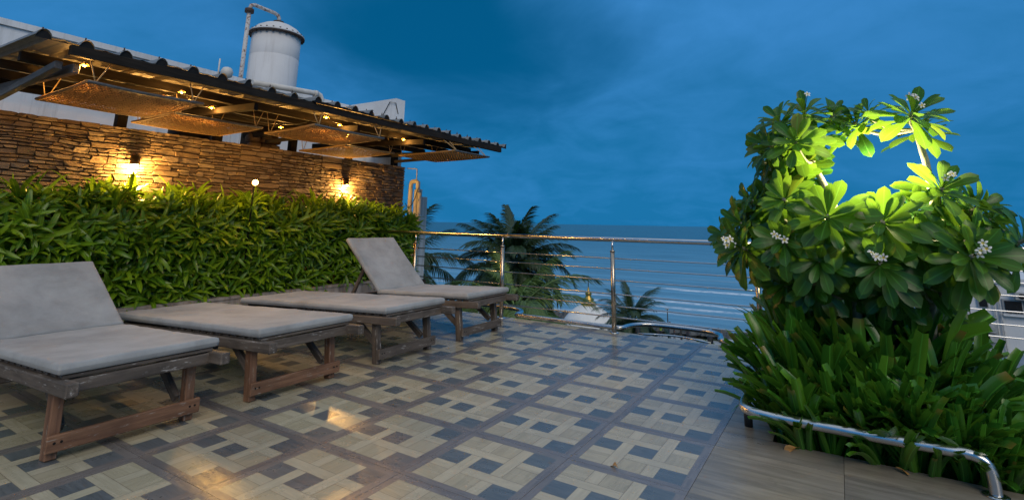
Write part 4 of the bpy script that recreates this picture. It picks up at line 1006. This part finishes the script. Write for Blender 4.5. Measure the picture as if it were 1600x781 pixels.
def palm(c, base, label, L, nf, seed, mat, els=(-.7, 1.35), lean=.0, tilt=(0, 0)):
    rr = random.Random(seed); c = Vector(c); t = thing('palm_tree', base, label, 'palm tree', 'coconut palms beyond the railing')
    fr_ = [frond_mesh(mat, L, dr, seed*10+i, leafL=L*.2) for i, dr in enumerate((.7, 1.2, 1.7, 2.1))]
    b0 = Vector(base); MB().tube([b0, b0*.6+c*.4+Vector((lean, 0, 0)), b0*.25+c*.75+Vector((lean, 0, 0)), c], [.22, .17, .15, .16], 10).obj('trunk', M['palm_bark'], t)
    for k in range(nf):
        a = k*2.39996+rr.uniform(-.2, .2); f = k/nf; el = els[1]+(els[0]-els[1])*f**.9+rr.uniform(-.12, .12)
        d = Vector((math.cos(a)*math.cos(el)+tilt[0], math.sin(a)*math.cos(el)+tilt[1], math.sin(el))); nn = Vector((-math.cos(a)*math.sin(el), -math.sin(a)*math.sin(el), math.cos(el)))
        link('frond', fr_[min(3, int(f*3.2+rr.random()*.9))], t, basis(c+d*.1, d, nn) @ Matrix.Scale(rr.uniform(.85, 1.1), 4))
    b = MB()
    for k in range(6):
        a = k*1.05; b.lathe((c.x+.2*math.cos(a), c.y+.2*math.sin(a), c.z-.28), [(.02, -.12), (.09, -.06), (.11, 0), (.08, .08), (.02, .12)], 8)
    tag(b.obj('coconuts', M['palm_bark'], t), kind='stuff')
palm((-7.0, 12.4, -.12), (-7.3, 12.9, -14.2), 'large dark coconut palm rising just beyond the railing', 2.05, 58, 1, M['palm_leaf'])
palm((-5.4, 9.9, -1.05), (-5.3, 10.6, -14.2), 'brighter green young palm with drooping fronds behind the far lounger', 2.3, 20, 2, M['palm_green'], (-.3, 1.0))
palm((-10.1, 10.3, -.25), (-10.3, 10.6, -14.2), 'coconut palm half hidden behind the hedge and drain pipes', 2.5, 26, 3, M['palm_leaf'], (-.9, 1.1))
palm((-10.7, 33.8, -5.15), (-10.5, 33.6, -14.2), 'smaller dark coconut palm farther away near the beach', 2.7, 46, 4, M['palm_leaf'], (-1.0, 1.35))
# shrubs along the promenade and below the dome
for i, (x, yv, z0, s, lab) in enumerate(((-19.6, 66, -14.2, 1.6, 'low green shrub by the promenade left of the bent tube'), (-13.5, 67, -14.2, 1.7, 'low green shrub by the promenade beside the blue clad person'), (-16.3, 40, -11.5, 1.5, 'small green bush in front of the white dome'), (-9.5, 66, -14.2, 1.6, 'green shrub by the shore nearest the lily bed'))):
    t = thing('shrub', (x, yv, z0), lab, 'shrub'); inst = []; rnd = random.Random(i)
    MB().tube([(x, yv, -14.2), (x, yv, z0+s*.6)], .08, 6).obj('trunk', M['twig'], t)
    b = MB()
    for k in range(420):
        v = Vector((rnd.gauss(0, 1), rnd.gauss(0, 1), rnd.gauss(0, 1))).normalized()*rnd.uniform(.5, 1)**.5; v = Vector((v.x*s*.8, v.y*s*.8, max(-.3, v.z)*s*.6+s*.5))
        p = Vector((x, yv, z0))+v*(1+.25*mnoise.noise(v*2)); u = Vector((rnd.gauss(0, 1), rnd.gauss(0, 1), rnd.gauss(0, 1))).normalized()*.16; w = u.orthogonal().normalized()*.09
        q = len(b.v); b.v += [tuple(p-u), tuple(p+w), tuple(p+u), tuple(p-w)]; b.face((q, q+1, q+2, q+3), 0, False, [(.2, 0), (.8, 0), (.8, .8), (.2, .8)])
    me = b.mesh('crown', M['palm_green']); rs = np.repeat(np.random.RandomState(i).rand(420), 4); add_tint(me, rs.tolist()); tag(link('crown', me, t), kind='stuff')
# ------------------------------------------------------------------ temple dome, pole, people, white building
tp = thing('temple', (-20.3, 49, -14.2), 'white temple dome with gold finial and small dark flag', 'temple')
DC = (-20.6, 49.2, 0)
MB().lathe(DC, [(3.2, -14.2), (3.2, -10.4), (3.35, -10.3), (3.35, -10.1), (2.9, -10.05)], 32).obj('drum_wall', M['dome'], tp)
MB().lathe(DC, [(2.88, -10.04), (2.9, -9.5), (2.75, -8.8), (2.4, -8.1), (1.85, -7.5), (1.2, -7.05), (.75, -6.85)], 32).obj('dome', M['dome'], tp)
fn = MB().lathe(DC, [(.76, -6.87), (.8, -6.7), (.72, -6.5), (.45, -6.45), (.62, -6.3), (.35, -6.1), (.25, -5.9), (.36, -5.75), (.15, -5.5), (.05, -5.1)], 16).obj('finial', M['gold'], tp)
MB().tube([(DC[0], DC[1], -5.1), (DC[0], DC[1], -4.0)], .04, 6).obj('flag_pole', M['dark_metal'], fn)
b = MB(); b.v = [(DC[0], DC[1], -4.05), (DC[0]-.35, DC[1]+.05, -4.2), (DC[0]-.75, DC[1]-.04, -4.42), (DC[0]-.35, DC[1]+.04, -4.45), (DC[0], DC[1], -4.5)]; b.face((0, 1, 3, 4)); b.face((1, 2, 3))
b.obj('flag', M['cloth_dark'], fn)
lp = thing('light_pole', (-18.5, 70.1, -14.2), 'thin grey pole standing by the beach', 'pole')
MB().tube([(-18.5, 70.1, -14.2), (-18.5, 70.1, -9.6)], [.09, .06], 8).obj('pole_shaft', M['dark_metal'], lp)
MB().box((-18.75, 69.95, -9.62), (-18.3, 70.2, -9.5)).obj('lamp_head', M['grey_plastic'], lp)
def person(x, yv, face, shirt, trousers, label, stride):
    vs = [(0, 0, .92), (0, .0, 1.15), (0, 0, 1.38), (0, 0, 1.50), (0, .02, 1.62), (0, .02, 1.70), (-.17, 0, 1.42), (-.23, .02, 1.16), (-.22, .10, .93), (.17, 0, 1.42), (.23, .02, 1.16), (.22, .10, .93),
          (-.09, 0, .88), (-.10, stride*.5, .50), (-.10, stride*.6, .08), (-.10, stride*.6+.12, .03), (.09, 0, .88), (.10, -stride*.4, .50), (.10, -stride*.8, .08), (.10, -stride*.8+.12, .03)]
    es = [(0,1),(1,2),(2,3),(3,4),(4,5),(2,6),(6,7),(7,8),(2,9),(9,10),(10,11),(0,12),(12,13),(13,14),(14,15),(0,16),(16,17),(17,18),(18,19)]
    rad = [.14,.13,.15,.06,.10,.08,.06,.045,.035,.06,.045,.035,.10,.065,.04,.035,.10,.065,.04,.035]
    me = bpy.data.meshes.new('person'); me.from_pydata(vs, es, []); o = bpy.data.objects.new('person', me); COL.objects.link(o)
    o.modifiers.new('skin', 'SKIN'); sv = me.skin_vertices[0].data
    for q, r_ in zip(sv, rad): q.radius = (r_, r_)
    sv[0].use_root = True; o.modifiers.new('sub', 'SUBSURF').levels = 1
    dg = bpy.context.evaluated_depsgraph_get(); me2 = bpy.data.meshes.new_from_object(o.evaluated_get(dg)); bpy.data.objects.remove(o); bpy.data.meshes.remove(me)
    me2.materials.clear()
    for k in (shirt, trousers, M['skin'], M['cloth_dark']): me2.materials.append(k)
    for p in me2.polygons:
        z_ = p.center.z; p.material_index = 3 if z_ > 1.66 else 2 if z_ > 1.47 or (abs(p.center.x) > .18 and z_ < 1.2) else 0 if z_ > .92 else 1; p.use_smooth = True
    o = link('person', me2, None, Matrix.Translation((x, yv, -14.2)) @ Matrix.Rotation(face, 4, 'Z')); tag(o, label, 'person', 'people on the promenade')
person(-21.0, 75.2, 1.2, M['cloth_lime'], M['cloth_dark'], 'person in a lime top and dark trousers on the promenade', .25)
person(-18.97, 74.7, -1.4, M['cloth_dark'], M['cloth_dark'], 'person in dark clothes in the middle of the promenade group', .1)
person(-17.23, 75.0, .3, M['cloth_dark'], M['cloth_dark'], 'person in dark clothes on the promenade beside the dark tube support', .0)
person(-12.9, 75.6, 2.0, M['cloth_blue'], M['cloth_blue'], 'person in blue clothes on the promenade near the lily bed', .15)
wb = thing('hotel_block', (9, 35, -14.2), 'white block with air conditioners and a three pane window beyond the railing', 'building')
MB().box((5.1, 32.3, -14.2), (22, 46, -1.25)).obj('wall', M['white_far'], wb)
MB().box((5.0, 32.2, -1.248), (22.1, 46.1, -1.0)).obj('parapet', M['white_far'], wb)
MB().box((5.0, 32.22, -6.3), (22, 32.298, -6.1)).obj('ledge', M['white_far'], wb)
for (x, z0) in ((7.05, -3.5), (7.07, -3.92)):
    a = MB().box((x, 31.95, z0), (x+.72, 32.28, z0+.36)).obj('air_conditioner', M['grey_plastic'], wb)
    MB().tube([(x+.25, 31.949, z0+.18), (x+.25, 31.93, z0+.18)], .14, 16).obj('fan_grille', M['black'], a)
w_ = MB().box((8.15, 32.22, -2.62), (10.9, 32.296, -1.95)).obj('window', M['grey_plastic'], wb)
for k in range(4): MB().box((8.22+k*.68, 32.19, -2.56), (8.82+k*.68, 32.218, -2.02)).obj('pane', M['window_dark'], w_)
MB().box((8.1, 32.1, -2.70), (10.95, 32.29, -2.625)).obj('sill', M['white_far'], wb)
w_ = MB().box((7.25, 32.22, -2.4), (7.65, 32.296, -1.95)).obj('window', M['grey_plastic'], wb); MB().box((7.3, 32.19, -2.36), (7.6, 32.218, -2.0)).obj('pane', M['window_dark'], w_)
a = MB().box((8.6, 31.95, -1.92), (9.2, 32.28, -1.6)).obj('air_conditioner', M['grey_plastic'], wb); MB().tube([(8.82, 31.949, -1.76), (8.82, 31.93, -1.76)], .12, 16).obj('fan_grille', M['black'], a)
for x in (7.85, 8.05): MB().tube([(x, 32.2, -1.3), (x, 32.2, -14)], .035, 8).obj('downpipe', M['grey_plastic'], wb)
MB().tube([(6.9, 32.2, -1.3), (6.9, 32.2, -3.6)], .02, 6).obj('cable', M['cable'], wb)
